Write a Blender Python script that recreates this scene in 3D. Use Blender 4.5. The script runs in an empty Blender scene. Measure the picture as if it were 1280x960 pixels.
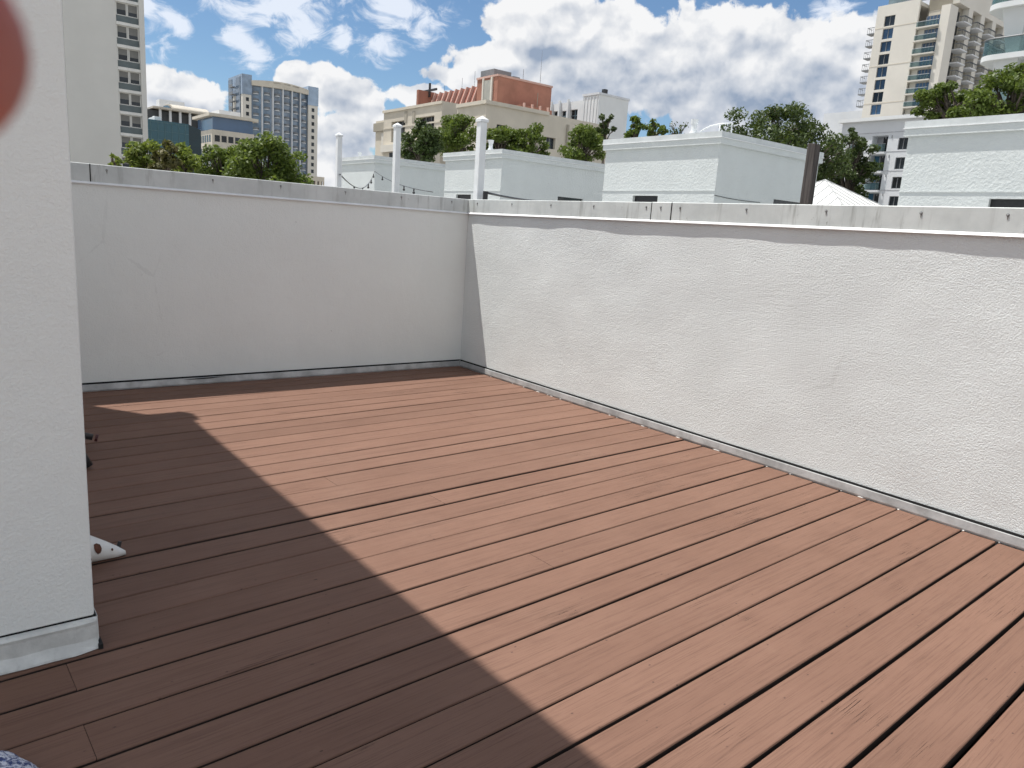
import bpy, math, random
import numpy as np
from mathutils import Vector, Matrix

C = bpy.context.scene.collection
scene = bpy.context.scene
R = math.radians

# ------------------------------------------------------------------ camera model (deck surface is z = 0, corner of the two parapets is the origin)
CAM = np.array([-4.5629, -6.7132, 1.5]); FPX = 928.62
YAW, PITCH, ROLL = 0.6694, -0.2035, 0.0667
_f = np.array([math.sin(YAW)*math.cos(PITCH), math.cos(YAW)*math.cos(PITCH), math.sin(PITCH)])
_r = np.array([math.cos(YAW), -math.sin(YAW), 0.0]); _u = np.cross(_r, _f)
_r2 = _r*math.cos(ROLL) + _u*math.sin(ROLL); _u2 = -_r*math.sin(ROLL) + _u*math.cos(ROLL)

def ray(px, py): return _f + _r2*(px-640)/FPX + _u2*(480-py)/FPX
def on_z(px, py, z=0.0):
    d = ray(px, py); return CAM + d*((z-CAM[2])/d[2])
def on_y(px, py, Y):
    d = ray(px, py); p = CAM + d*((Y-CAM[1])/d[1]); return p[0], p[2]
def on_x(px, py, X):
    d = ray(px, py); p = CAM + d*((X-CAM[0])/d[0]); return p[1], p[2]
def at(px, py, dist):
    d = ray(px, py); return CAM + d*(dist/math.hypot(d[0], d[1]))
def azel(px, py):
    d = ray(px, py); d = d/np.linalg.norm(d); return math.atan2(d[0], d[1]), math.asin(d[2])

GROUND = -10.0
SUNL = Vector((0.207, -0.285, -1.0)).normalized()

# ------------------------------------------------------------------ node helpers
class NT:
    def __init__(s, name):
        s.m = bpy.data.materials.new(name); s.m.use_nodes = True
        s.t = s.m.node_tree; s.t.nodes.clear()
    def n(s, typ, **kw):
        nd = s.t.nodes.new(typ)
        for k, v in kw.items():
            if k == 'ins':
                for a, b in v.items():
                    if isinstance(b, bpy.types.NodeSocket): s.t.links.new(b, nd.inputs[a])
                    else: nd.inputs[a].default_value = b
            else: setattr(nd, k, v)
        return nd
    def math(s, op, a, b=None, c=None, clamp=False):
        nd = s.t.nodes.new('ShaderNodeMath'); nd.operation = op; nd.use_clamp = clamp
        for i, v in enumerate((a, b, c)):
            if v is None: continue
            if isinstance(v, bpy.types.NodeSocket): s.t.links.new(v, nd.inputs[i])
            else: nd.inputs[i].default_value = v
        return nd.outputs[0]
    def mix(s, fac, a, b, mode='MIX'):
        nd = s.t.nodes.new('ShaderNodeMix'); nd.data_type = 'RGBA'; nd.blend_type = mode
        for i, v in ((0, fac), (6, a), (7, b)):
            if isinstance(v, bpy.types.NodeSocket): s.t.links.new(v, nd.inputs[i])
            else: nd.inputs[i].default_value = v if i == 0 else (tuple(v)+(1,) if len(v) == 3 else v)
        return nd.outputs[2]
    def ramp(s, v, lo, hi, smooth=True):
        nd = s.t.nodes.new('ShaderNodeMapRange'); nd.interpolation_type = 'SMOOTHSTEP' if smooth else 'LINEAR'
        s.t.links.new(v, nd.inputs[0]); nd.inputs[1].default_value = lo; nd.inputs[2].default_value = hi
        return nd.outputs[0]
    def coord(s, scale=(1, 1, 1), kind='Object', add=None):
        tc = s.t.nodes.new('ShaderNodeTexCoord'); v = tc.outputs[kind]
        if add is not None:
            a = s.t.nodes.new('ShaderNodeVectorMath'); a.operation = 'ADD'
            s.t.links.new(v, a.inputs[0]); s.t.links.new(add, a.inputs[1]); v = a.outputs[0]
        mp = s.t.nodes.new('ShaderNodeVectorMath'); mp.operation = 'MULTIPLY'
        s.t.links.new(v, mp.inputs[0]); mp.inputs[1].default_value = scale
        return mp.outputs[0]
    def noise(s, vec, scale, detail=3, rough=0.55, dist=0.0):
        nd = s.n('ShaderNodeTexNoise', ins={'Vector': vec, 'Scale': scale, 'Detail': detail, 'Roughness': rough, 'Distortion': dist})
        return nd.outputs[0]
    def out(s, shader):
        o = s.n('ShaderNodeOutputMaterial'); s.t.links.new(shader, o.inputs[0]); return s.m
    def bsdf(s, color, rough=0.6, normal=None, metallic=0.0, spec=0.5, **ex):
        ins = {'Base Color': color if isinstance(color, bpy.types.NodeSocket) else tuple(color)+(1,), 'Roughness': rough, 'Metallic': metallic, 'Specular IOR Level': spec}
        if normal is not None: ins['Normal'] = normal
        ins.update(ex)
        return s.n('ShaderNodeBsdfPrincipled', ins=ins).outputs[0]
    def bump(s, h, strength, dist, normal=None):
        ins = {'Height': h, 'Strength': strength, 'Distance': dist}
        if normal is not None: ins['Normal'] = normal
        return s.n('ShaderNodeBump', ins=ins).outputs[0]

def plain(name, col, rough=0.6, var=0.12, vscale=3.0, metallic=0.0, spec=0.4, streak=0.0, bump=0.0):
    """painted / plastered / cast surface: a base colour with uneven weathering"""
    t = NT(name); co = t.coord()
    n1 = t.noise(co, vscale, 5, 0.6)
    f = t.ramp(n1, 0.3, 0.7)
    dark = tuple(c*(1-var) for c in col); lite = tuple(min(1, c*(1+var*0.5)) for c in col)
    c = t.mix(f, dark, lite)
    if streak:
        n2 = t.noise(t.coord((9, 9, 0.5)), vscale*0.6, 4, 0.6)
        c = t.mix(t.math('MULTIPLY', t.ramp(n2, 0.55, 0.8), streak), c, tuple(x*0.45 for x in col))
    nm = None
    if bump: nm = t.bump(t.noise(co, vscale*12, 4), 0.6, bump)
    return t.out(t.bsdf(c, rough, nm, metallic, spec))

def stucco(name, col, scale=70.0, dist=0.004, wave=0.008, blotch=0.05, strength=1.0):
    t = NT(name); co = t.coord()
    big = t.noise(co, 1.3, 4, 0.55)
    med = t.noise(co, 7.0, 4, 0.6)
    fine = t.noise(co, scale, 3, 0.65, 0.4)
    lump = t.noise(co, scale*0.38, 2, 0.5)
    c = t.mix(t.ramp(big, 0.3, 0.72), tuple(x*(1-blotch) for x in col), col)
    c = t.mix(t.math('MULTIPLY', t.ramp(t.noise(t.coord((6, 6, 0.35)), 1.0, 5, 0.65), 0.62, 0.85), 0.25), c, tuple(x*0.72 for x in col))
    crk = t.n('ShaderNodeTexVoronoi', feature='DISTANCE_TO_EDGE', ins={'Vector': t.coord((1.1, 1.1, 0.8)), 'Scale': 1.0})
    wv = t.noise(co, 3.0, 5, 0.7)
    hair = t.math('MULTIPLY', t.ramp(t.math('ADD', crk.outputs['Distance'], t.math('MULTIPLY', t.math('SUBTRACT', wv, 0.5), 0.10)), 0.004, 0.0), t.ramp(t.noise(co, 0.8, 2), 0.55, 0.68))
    c = t.mix(t.math('MULTIPLY', hair, 0.10), c, (0.25, 0.25, 0.24))
    sp = t.math('MULTIPLY', t.ramp(t.noise(co, 24, 3, 0.6), 0.70, 0.76), t.ramp(t.noise(co, 1.7, 3), 0.52, 0.66))
    c = t.mix(t.math('MULTIPLY', sp, 0.5), c, (0.30, 0.29, 0.27))
    n0 = t.bump(med, 1.0, wave)
    hsum = t.math('ADD', t.ramp(fine, 0.36, 0.66), t.math('MULTIPLY', lump, 0.9))
    n1 = t.bump(hsum, strength, dist, n0)
    return t.out(t.bsdf(c, 0.85, n1, 0, 0.25))

M = {}
M['stucco'] = stucco('white_stucco', (0.825, 0.85, 0.82), 85, 0.0014, 0.005, 0.04, 0.55)
M['stucco_sun'] = stucco('rough_white_stucco', (0.80, 0.835, 0.83), 105, 0.0019, 0.0045, 0.07)
M['stucco_far'] = stucco('neighbour_stucco', (0.63, 0.665, 0.66), 14, 0.004, 0.006, 0.05)
M['flash'] = plain('galvanised_flashing', (0.50, 0.51, 0.51), 0.45, 0.3, 6.0, 0.35, 0.5, 0.35)
M['flash_white'] = plain('painted_flashing', (0.66, 0.67, 0.64), 0.6, 0.22, 7.0, 0.0, 0.5, 0.4, 0.002)
M['gap'] = plain('shadow_gap_sealant', (0.012, 0.012, 0.012), 0.8, 0.2)
M['metal_dark'] = plain('dark_metal', (0.03, 0.03, 0.032), 0.4, 0.2, 20)
M['white_paint'] = plain('white_paint', (0.78, 0.80, 0.81), 0.45, 0.07, 4, streak=0.12)
M['coping_far'] = plain('pale_grey_cap', (0.60, 0.63, 0.63), 0.5, 0.12, 2.0, streak=0.25)
M['hem'] = plain('white_metal_hem', (0.82, 0.83, 0.83), 0.35, 0.08, 5)
M['caulk'] = plain('dried_white_caulk', (0.75, 0.73, 0.70), 0.6, 0.15, 60)

def coping_mat():
    t = NT('weathered_coping_metal'); co = t.coord()
    base = t.mix(t.ramp(t.noise(co, 2.5, 5, 0.65), 0.3, 0.7), (0.53, 0.56, 0.55), (0.67, 0.70, 0.685))
    st = t.noise(t.coord((11, 11, 1.2)), 1.0, 5, 0.7)
    mask = t.ramp(t.noise(co, 0.55, 3), 0.42, 0.62)
    g = t.math('MULTIPLY', t.ramp(st, 0.50, 0.72), t.math('ADD', t.math('MULTIPLY', mask, 0.7), 0.16))
    c = t.mix(g, base, (0.16, 0.16, 0.14))
    sp = t.noise(co, 28, 4, 0.7)
    c = t.mix(t.math('MULTIPLY', t.math('MULTIPLY', t.ramp(sp, 0.66, 0.74), mask), 0.7), c, (0.09, 0.09, 0.07))
    return t.out(t.bsdf(c, 0.5, t.bump(t.noise(co, 5, 3), 0.5, 0.004), 0.0, 0.4))
M['coping'] = coping_mat()

def deck_mat():
    t = NT('brown_painted_boards')
    at_ = t.n('ShaderNodeAttribute', attribute_name='board'); rnd = at_.outputs['Fac']
    cmb = t.n('ShaderNodeCombineXYZ', ins={0: t.math('MULTIPLY', rnd, 37.0), 1: t.math('MULTIPLY', rnd, 11.0), 2: t.math('MULTIPLY', rnd, 5.0)}).outputs[0]
    P = t.coord((1, 1, 1), 'Object', cmb)
    PG = t.coord((1.2, 30, 30), 'Object', cmb)
    PF = t.coord((3.6, 230, 230), 'Object', cmb)
    n_big = t.noise(P, 1.1, 5, 0.6); n_mid = t.noise(P, 7, 5, 0.65)
    grain = t.noise(PG, 1.0, 5, 0.6, 0.9); fine = t.noise(PF, 1.0, 4, 0.65, 0.5)
    c = t.mix(t.ramp(n_big, 0.25, 0.75), (0.168, 0.092, 0.064), (0.200, 0.113, 0.080))
    bv = t.math('ADD', t.math('MULTIPLY', rnd, 0.13), 0.935)
    c = t.mix(1.0, c, t.n('ShaderNodeCombineColor', ins={0: bv, 1: bv, 2: bv}).outputs[0], 'MULTIPLY')
    c = t.mix(t.math('MULTIPLY', t.ramp(grain, 0.50, 0.72), 0.34), c, (0.105, 0.054, 0.038))
    c = t.mix(t.math('MULTIPLY', t.ramp(n_mid, 0.58, 0.8), 0.30), c, (0.225, 0.138, 0.100))
    # dusty scuffs
    sc = t.math('MULTIPLY', t.ramp(t.noise(t.coord((1, 1.0, 1)), 0.9, 6, 0.7, 0.6), 0.55, 0.8), 0.30)
    c = t.mix(sc, c, (0.235, 0.152, 0.113))
    sc2 = t.math('MULTIPLY', t.ramp(t.noise(t.coord((0.6, 2.2, 1)), 2.3, 6, 0.7, 0.4), 0.60, 0.78), 0.38)
    c = t.mix(sc2, c, (0.105, 0.057, 0.042))
    # drying cracks along the grain, in patches
    patch = t.ramp(t.noise(P, 2.0, 3, 0.6), 0.56, 0.70)
    crk = t.math('MULTIPLY', t.ramp(fine, 0.595, 0.63), patch)
    c = t.mix(t.math('MULTIPLY', crk, 0.85), c, (0.020, 0.012, 0.010))
    vo = t.n('ShaderNodeTexVoronoi', ins={'Vector': t.coord((3.0, 7, 7), 'Object', cmb), 'Scale': 1.0})
    dot = t.math('MULTIPLY', t.ramp(vo.outputs['Distance'], 0.040, 0.022), t.ramp(n_mid, 0.42, 0.6))
    c = t.mix(dot, c, (0.05, 0.028, 0.022))
    vo2 = t.n('ShaderNodeTexVoronoi', ins={'Vector': t.coord((14, 22, 20), 'Object', cmb), 'Scale': 1.0})
    dot2 = t.math('MULTIPLY', t.ramp(vo2.outputs['Distance'], 0.10, 0.05), t.ramp(t.noise(P, 3.1, 2), 0.48, 0.58))
    c = t.mix(t.math('MULTIPLY', dot2, 0.9), c, (0.08, 0.045, 0.035))
    c = t.mix(t.math('MULTIPLY', t.ramp(fine, 0.50, 0.62), 0.40), c, (0.085, 0.045, 0.032))
    h = t.math('SUBTRACT', t.math('ADD', t.math('MULTIPLY', grain, 0.8), t.math('MULTIPLY', fine, 0.5)), t.math('MULTIPLY', crk, 1.2))
    nm = t.bump(h, 0.75, 0.0022, t.bump(n_mid, 0.5, 0.003))
    rg = t.math('ADD', 0.56, t.math('MULTIPLY', n_mid, 0.22))
    return t.out(t.bsdf(c, rg, nm, 0, 0.22))
M['deck'] = deck_mat()
M['deck_side'] = plain('gap_shade_board_side', (0.035, 0.024, 0.02), 0.9, 0.3, 8)  # shade of the gaps put into the colour of the board sides
M['membrane'] = plain('dark_roof_membrane', (0.025, 0.022, 0.02), 0.9, 0.3)
M['cement'] = plain('city_ground', (0.30, 0.285, 0.26), 0.9, 0.3, 0.05)
M['roof_grey'] = plain('roof_grey', (0.42, 0.42, 0.41), 0.8, 0.2, 0.6)

def glass(name, col, rough=0.08, spec=0.6):
    t = NT(name); co = t.coord()
    n = t.noise(co, 0.35, 3)
    oi = t.n('ShaderNodeObjectInfo').outputs['Random']
    c = t.mix(t.ramp(t.math('ADD', t.math('MULTIPLY', n, 0.5), t.math('MULTIPLY', oi, 0.5)), 0.2, 0.8), tuple(x*0.45 for x in col), tuple(min(1, x*1.7) for x in col))
    return t.out(t.bsdf(c, rough, t.bump(t.noise(co, 0.8, 2), 0.25, 0.03), 0.0, spec))
M['glass_dark'] = glass('dark_window_glass', (0.018, 0.024, 0.030), 0.1, 0.45)
M['glass_blue'] = glass('blue_window_glass', (0.035, 0.075, 0.14), 0.08, 0.8)
M['glass_teal'] = glass('teal_curtain_glass', (0.020, 0.062, 0.080), 0.15, 0.45)
M['glass_pale'] = glass('pale_balcony_glass', (0.25, 0.33, 0.36), 0.15, 0.5)
def clear_glass():
    t = NT('clear_railing_glass'); 
    g = t.bsdf((0.10, 0.16, 0.17), 0.08, None, 0, 0.7); tr = t.n('ShaderNodeBsdfTransparent', ins={'Color': (0.80, 0.90, 0.90, 1)}).outputs[0]
    return t.out(t.n('ShaderNodeMixShader', ins={0: 0.28, 1: tr, 2: g}).outputs[0])
M['glass_rail'] = clear_glass()
M['glass_condo'] = glass('condominium_glass', (0.21, 0.28, 0.37), 0.12, 0.8)
M['mull'] = plain('teal_mullion', (0.08, 0.16, 0.18), 0.5)
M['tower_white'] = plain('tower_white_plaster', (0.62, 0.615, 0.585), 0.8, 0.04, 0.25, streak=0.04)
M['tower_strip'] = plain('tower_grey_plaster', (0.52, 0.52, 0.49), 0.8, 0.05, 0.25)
M['slab_white'] = plain('tower_slab_edge', (0.70, 0.70, 0.67), 0.8, 0.1, 1)
M['spandrel'] = plain('grey_spandrel', (0.13, 0.16, 0.165), 0.5, 0.15, 1)
M['blind'] = plain('drawn_blind', (0.20, 0.20, 0.19), 0.8, 0.1, 2)
M['beige'] = plain('beige_plaster', (0.62, 0.57, 0.48), 0.85, 0.09, 0.35, streak=0.12)
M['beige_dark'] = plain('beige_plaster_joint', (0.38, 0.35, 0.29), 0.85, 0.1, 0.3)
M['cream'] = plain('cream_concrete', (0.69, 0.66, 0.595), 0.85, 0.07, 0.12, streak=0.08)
M['terra'] = plain('terracotta_cladding', (0.40, 0.190, 0.135), 0.8, 0.22, 0.35, streak=0.35)
M['terra_dark'] = plain('dark_red_roof', (0.30, 0.115, 0.085), 0.8, 0.15, 0.5)
M['terra_light'] = plain('pale_terracotta_fin', (0.60, 0.40, 0.34), 0.8, 0.14, 0.5)
M['grey_panel'] = plain('grey_louvre_panel', (0.42, 0.42, 0.38), 0.8, 0.14, 0.6)
M['white_bldg'] = plain('white_concrete', (0.74, 0.76, 0.76), 0.8, 0.06, 0.25, streak=0.10)
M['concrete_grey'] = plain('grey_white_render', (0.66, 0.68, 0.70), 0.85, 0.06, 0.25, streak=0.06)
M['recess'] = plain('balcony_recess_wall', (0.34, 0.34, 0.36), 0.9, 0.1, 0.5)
M['blue_paint'] = plain('blue_painted_wall', (0.06, 0.16, 0.26), 0.8, 0.1, 0.5)
M['dark_bldg'] = plain('dark_bronze_facade', (0.06, 0.065, 0.07), 0.5, 0.2, 0.3)
M['roof_tan'] = plain('tan_metal_roof', (0.50, 0.46, 0.39), 0.6, 0.1, 0.3)
M['seam_roof'] = plain('white_seam_metal_roof', (0.80, 0.80, 0.78), 0.4, 0.05, 1.0)
M['roof_fascia'] = plain('grey_fascia', (0.40, 0.41, 0.41), 0.6, 0.1)
M['rail'] = plain('grey_railing', (0.20, 0.21, 0.22), 0.5, 0.1)

def wood_mat():
    t = NT('weathered_brown_wood')
    g = t.noise(t.coord((40, 40, 1.5)), 1.0, 5, 0.65, 0.5)
    c = t.mix(t.ramp(g, 0.3, 0.7), (0.035, 0.028, 0.025), (0.125, 0.105, 0.095))
    return t.out(t.bsdf(c, 0.85, t.bump(g, 0.8, 0.004)))
M['wood'] = wood_mat()

def bark_mat():
    t = NT('tree_bark'); g = t.noise(t.coord((6, 6, 1.5)), 2.0, 5, 0.65)
    c = t.mix(t.ramp(g, 0.3, 0.7), (0.05, 0.04, 0.032), (0.15, 0.125, 0.10))
    return t.out(t.bsdf(c, 0.95, t.bump(g, 0.8, 0.03)))
M['bark'] = bark_mat()

def leaf_mat(name, a, b, trans=0.35):
    t = NT(name)
    at_ = t.n('ShaderNodeAttribute', attribute_name='leaf'); r = at_.outputs['Fac']
    c = t.mix(r, a, b)
    d = t.bsdf(c, 0.5, None, 0, 0.35)
    tr = t.n('ShaderNodeBsdfTranslucent', ins={'Color': t.mix(0.5, c, (0.16, 0.20, 0.02), 'ADD')}).outputs[0]
    mx = t.n('ShaderNodeMixShader', ins={0: trans, 1: d, 2: tr}).outputs[0]
    return t.out(mx)
M['leaf_dark'] = leaf_mat('dark_oak_leaves', (0.028, 0.050, 0.014), (0.075, 0.110, 0.030), 0.2)
M['leaf_mid'] = leaf_mat('green_leaves', (0.050, 0.088, 0.014), (0.15, 0.20, 0.040), 0.35)
M['leaf_bright'] = leaf_mat('bright_green_leaves', (0.08, 0.125, 0.02), (0.22, 0.26, 0.055), 0.4)
M['leaf_red'] = leaf_mat('reddish_leaves', (0.062, 0.068, 0.020), (0.145, 0.125, 0.045), 0.2)

# ------------------------------------------------------------------ mesh helpers
class MB:
    def __init__(s): s.v = []; s.f = []; s.mi = []; s.cur = 0
    def add(s, vs, fs):
        b = len(s.v); s.v += [tuple(map(float, p)) for p in vs]
        s.f += [tuple(b+i for i in f) for f in fs]; s.mi += [s.cur]*len(fs); return s
    def box(s, x0, x1, y0, y1, z0, z1):
        if x0 > x1: x0, x1 = x1, x0
        if y0 > y1: y0, y1 = y1, y0
        if z0 > z1: z0, z1 = z1, z0
        return s.add([(x0, y0, z0), (x1, y0, z0), (x1, y1, z0), (x0, y1, z0), (x0, y0, z1), (x1, y0, z1), (x1, y1, z1), (x0, y1, z1)],
                     [(0, 3, 2, 1), (4, 5, 6, 7), (0, 1, 5, 4), (1, 2, 6, 5), (2, 3, 7, 6), (3, 0, 4, 7)])
    def pan(s, face, a0, a1, z0, z1, d0, d1):
        """box lying against a facade; d = how far in front of the facade plane (negative = behind)"""
        if face == 'y': return s.box(a0, a1, -d1, -d0, z0, z1)
        return s.box(-d1, -d0, a0, a1, z0, z1)
    def holes(s, face, a0, a1, z0, z1, th, hs):
        """a wall th thick behind the facade plane with real openings"""
        A = sorted({a0, a1, *[min(max(h[i], a0), a1) for h in hs for i in (0, 1)]})
        for i in range(len(A)-1):
            am = (A[i]+A[i+1])/2
            cuts = sorted((max(h[2], z0), min(h[3], z1)) for h in hs if h[0] < am < h[1])
            z = z0
            for c0, c1 in cuts:
                if c0 > z: s.pan(face, A[i], A[i+1], z, c0, -th, 0)
                z = max(z, c1)
            if z < z1: s.pan(face, A[i], A[i+1], z, z1, -th, 0)
        return s
    def prism(s, pts, axis, c0, c1):
        n = len(pts)
        def P(p, c): return (c, p[0], p[1]) if axis == 'x' else ((p[0], c, p[1]) if axis == 'y' else (p[0], p[1], c))
        vs = [P(p, c0) for p in pts] + [P(p, c1) for p in pts]
        fs = [tuple(range(n))[::-1], tuple(range(n, 2*n))] + [(i, (i+1) % n, n+(i+1) % n, n+i) for i in range(n)]
        return s.add(vs, fs)
    def tube(s, path, rad, n=8, cap=True):
        path = [Vector(p) for p in path]; rs = rad if isinstance(rad, (list, tuple)) else [rad]*len(path)
        vs = []; up = Vector((0, 0, 1))
        for i, p in enumerate(path):
            d = (path[min(i+1, len(path)-1)]-path[max(i-1, 0)]).normalized()
            a = d.cross(up if abs(d.z) < 0.95 else Vector((1, 0, 0))).normalized(); b = d.cross(a)
            for k in range(n):
                t = 2*math.pi*k/n; vs.append(p + (a*math.cos(t)+b*math.sin(t))*rs[i])
        fs = [(i*n+k, i*n+(k+1) % n, (i+1)*n+(k+1) % n, (i+1)*n+k) for i in range(len(path)-1) for k in range(n)]
        if cap: fs += [tuple(range(n))[::-1], tuple((len(path)-1)*n+k for k in range(n))]
        return s.add(vs, fs)
    def ball(s, c, r, n=10, m=6, sq=(1, 1, 1)):
        vs = [(c[0], c[1], c[2]+r*sq[2])]
        for i in range(1, m):
            ph = math.pi*i/m
            for k in range(n):
                t = 2*math.pi*k/n
                vs.append((c[0]+r*sq[0]*math.sin(ph)*math.cos(t), c[1]+r*sq[1]*math.sin(ph)*math.sin(t), c[2]+r*sq[2]*math.cos(ph)))
        vs.append((c[0], c[1], c[2]-r*sq[2])); L = len(vs)-1
        fs = [(0, 1+k, 1+(k+1) % n) for k in range(n)]
        fs += [(1+i*n+k, 1+(i+1)*n+k, 1+(i+1)*n+(k+1) % n, 1+i*n+(k+1) % n) for i in range(m-2) for k in range(n)]
        fs += [(L, 1+(m-2)*n+(k+1) % n, 1+(m-2)*n+k) for k in range(n)]
        return s.add(vs, fs)
    def build(s, name, mats, parent=None, smooth=False, bevel=0.0):
        me = bpy.data.meshes.new(name); me.from_pydata(s.v, [], s.f)
        mats = mats if isinstance(mats, (list, tuple)) else [mats]
        for m in mats: me.materials.append(M[m] if isinstance(m, str) else m)
        me.polygons.foreach_set('material_index', s.mi)
        if smooth: me.polygons.foreach_set('use_smooth', [True]*len(s.f))
        me.update()
        o = bpy.data.objects.new(name, me); C.objects.link(o)
        if parent is not None: o.parent = parent
        if bevel:
            b = o.modifiers.new('bevel', 'BEVEL'); b.width = bevel; b.segments = 2; b.limit_method = 'ANGLE'
        return o

def thing(name, label, cat, loc=(0, 0, 0), group=None):
    o = bpy.data.objects.new(name, None); C.objects.link(o); o.empty_display_size = 0.2
    o.location = loc; o['label'] = label; o['category'] = cat
    if group: o['group'] = group
    return o
def tag(o, label, cat, group=None):
    o['label'] = label; o['category'] = cat
    if group: o['group'] = group
    return o
def inst(proto, loc, parent=None):
    c = proto.copy(); C.objects.link(c); c.parent = parent if parent is not None else proto.parent; c.location = loc
    for g in proto.children:
        d = g.copy(); C.objects.link(d); d.parent = c
    return c
def structure(o): o['kind'] = 'structure'; return o

# ------------------------------------------------------------------ sky
def make_world():
    w = bpy.data.worlds.new('World'); scene.world = w; w.use_nodes = True
    t = NT.__new__(NT); t.t = w.node_tree; t.t.nodes.clear()
    sky = t.n('ShaderNodeTexSky', sky_type='NISHITA', sun_disc=False)
    sky.sun_elevation = math.asin(-SUNL.z); sky.sun_rotation = math.atan2(-SUNL.x, -SUNL.y)
    sky.air_density = 1.0; sky.dust_density = 0.1; sky.ozone_density = 2.2; sky.altitude = 30
    bg1 = t.n('ShaderNodeBackground', ins={'Color': t.mix(1.0, sky.outputs[0], (0.84, 0.95, 1.02), 'MULTIPLY'), 'Strength': SKY_STRENGTH})
    tc = t.n('ShaderNodeTexCoord'); d = tc.outputs['Generated']
    sx = t.n('ShaderNodeSeparateXYZ', ins={0: d})
    az = t.math('ARCTAN2', sx.outputs[0], sx.outputs[1]); el = t.math('ARCSINE', sx.outputs[2])
    uv = t.n('ShaderNodeCombineXYZ', ins={0: az, 1: el, 2: 0.0}).outputs[0]
    def vm(op, a, b=None, out=0):
        nd = t.n('ShaderNodeVectorMath', operation=op)
        for i, v in enumerate((a, b)):
            if v is None: continue
            if isinstance(v, bpy.types.NodeSocket): t.t.links.new(v, nd.inputs[i])
            else: nd.inputs[i].default_value = v
        return nd.outputs['Value' if out else 0]
    def wob(scale, amt, seed):
        nz = t.n('ShaderNodeTexNoise', ins={'Vector': vm('ADD', d, (seed, 0, 0)), 'Scale': scale, 'Detail': 4, 'Roughness': 0.6})
        return vm('MULTIPLY', vm('SUBTRACT', nz.outputs['Color'], (0.5, 0.5, 0.5)), (amt, amt*0.8, 0))
    uvw = vm('ADD', uv, wob(9.0, 0.07, 3.1))
    def field(blobs, vec):
        acc = None
        for px, py, rx, ry in blobs:
            a, e = azel(px, py)
            q = vm('MULTIPLY', vm('SUBTRACT', vec, (a, e, 0)), (FPX/rx, FPX/ry, 0))
            L = vm('LENGTH', q, None, 1)
            v = t.math('SUBTRACT', 1.0, L)
            acc = v if acc is None else t.math('SMOOTH_MAX', acc, v, 0.25)
        return acc
    # heaped clouds, given as places in the sky (azimuth, elevation)
    F1 = field(CUMULUS, uvw)
    F2 = field(WISPS, uvw)
    # elsewhere in the sky: unseen extra cloud cover, added to brighten the shade
    inview = t.math('MULTIPLY', t.ramp(az, -0.35, -0.05), t.ramp(az, 1.65, 1.35))
    inview = t.math('MULTIPLY', inview, t.ramp(el, 0.40, 0.30))
    gen = t.noise(vm('MULTIPLY', d, (1, 1, 1.7)), 2.6, 3, 0.5)
    gen = t.math('MULTIPLY', t.math('SUBTRACT', gen, 0.43), 4.0)
    gen = t.math('SUBTRACT', gen, t.math('MULTIPLY', inview, 6.0))
    F1 = t.math('MAXIMUM', F1, gen)
    def puffs(off):
        p = vm('MULTIPLY', vm('ADD', d, off), (1, 1, 1.25))
        a = t.noise(p, 8, 7, 0.50, 0.15)
        b = t.n('ShaderNodeTexVoronoi', ins={'Vector': vm('ADD', p, wob(22, 0.05, 9.0)), 'Scale': 20.0, 'Detail': 2.0, 'Roughness': 0.5, 'Randomness': 1.0})
        b.feature = 'SMOOTH_F1'; b.inputs['Smoothness'].default_value = 0.5
        return t.math('SUBTRACT', t.math('MULTIPLY', a, 1.35), t.math('MULTIPLY', b.outputs['Distance'], 0.42))
    n0 = puffs((0, 0, 0)); n1 = puffs((-0.006, 0.004, 0.018))
    edge = t.noise(vm('ADD', d, wob(30, 0.02, 2.0)), 34, 6, 0.62, 0.3)
    dens = t.math('ADD', t.math('ADD', t.math('MULTIPLY', F1, 1.25), t.math('MULTIPLY', t.math('SUBTRACT', n0, 0.42), 1.0)), t.math('MULTIPLY', t.math('SUBTRACT', edge, 0.5), 0.95))
    cov = t.ramp(dens, 0.02, 0.19)
    # light comes from high up: the side towards the sun is bright, thick undersides grey
    p1 = t.noise(d, 21, 5, 0.55, 0.2); p2 = t.noise(vm('ADD', d, (-0.003, 0.002, 0.010)), 21, 5, 0.55, 0.2)
    rim = t.math('ADD', t.math('SUBTRACT', n0, n1), t.math('MULTIPLY', t.math('SUBTRACT', p1, p2), 0.6))
    lit = t.math('ADD', t.math('MULTIPLY', rim, 1.7), t.math('SUBTRACT', 0.98, t.math('MULTIPLY', t.ramp(F1, 0.1, 1.0), 0.22)))
    FG = field(UNDERSIDES, uvw)
    lit = t.math('SUBTRACT', lit, t.math('MULTIPLY', t.ramp(t.math('ADD', FG, t.math('MULTIPLY', t.math('SUBTRACT', n0, 0.46), 0.35)), -0.05, 0.85), 0.58))
    lit = t.math('MAXIMUM', t.math('MINIMUM', lit, 1.0), 0.0)
    ccol = t.mix(lit, (0.335, 0.415, 0.55), (0.985, 0.99, 1.0))
    wn = t.noise(vm('MULTIPLY', vm('ADD', d, wob(5, 0.12, 1.0)), (1, 1, 1.6)), 26, 6, 0.62, 0.6)
    wd = t.math('ADD', F2, t.math('MULTIPLY', t.math('SUBTRACT', wn, 0.5), 3.4))
    wcov = t.math('MULTIPLY', t.ramp(wd, 0.05, 0.95), 0.85)
    up = t.ramp(el, -0.01, 0.01)
    bgw = t.n('ShaderNodeBackground', ins={'Color': (0.86, 0.91, 1.0, 1), 'Strength': 0.80})
    m0 = t.n('ShaderNodeMixShader', ins={0: t.math('MULTIPLY', wcov, up), 1: bg1.outputs[0], 2: bgw.outputs[0]})
    bgc = t.n('ShaderNodeBackground', ins={'Color': ccol, 'Strength': CLOUD_STRENGTH})
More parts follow.
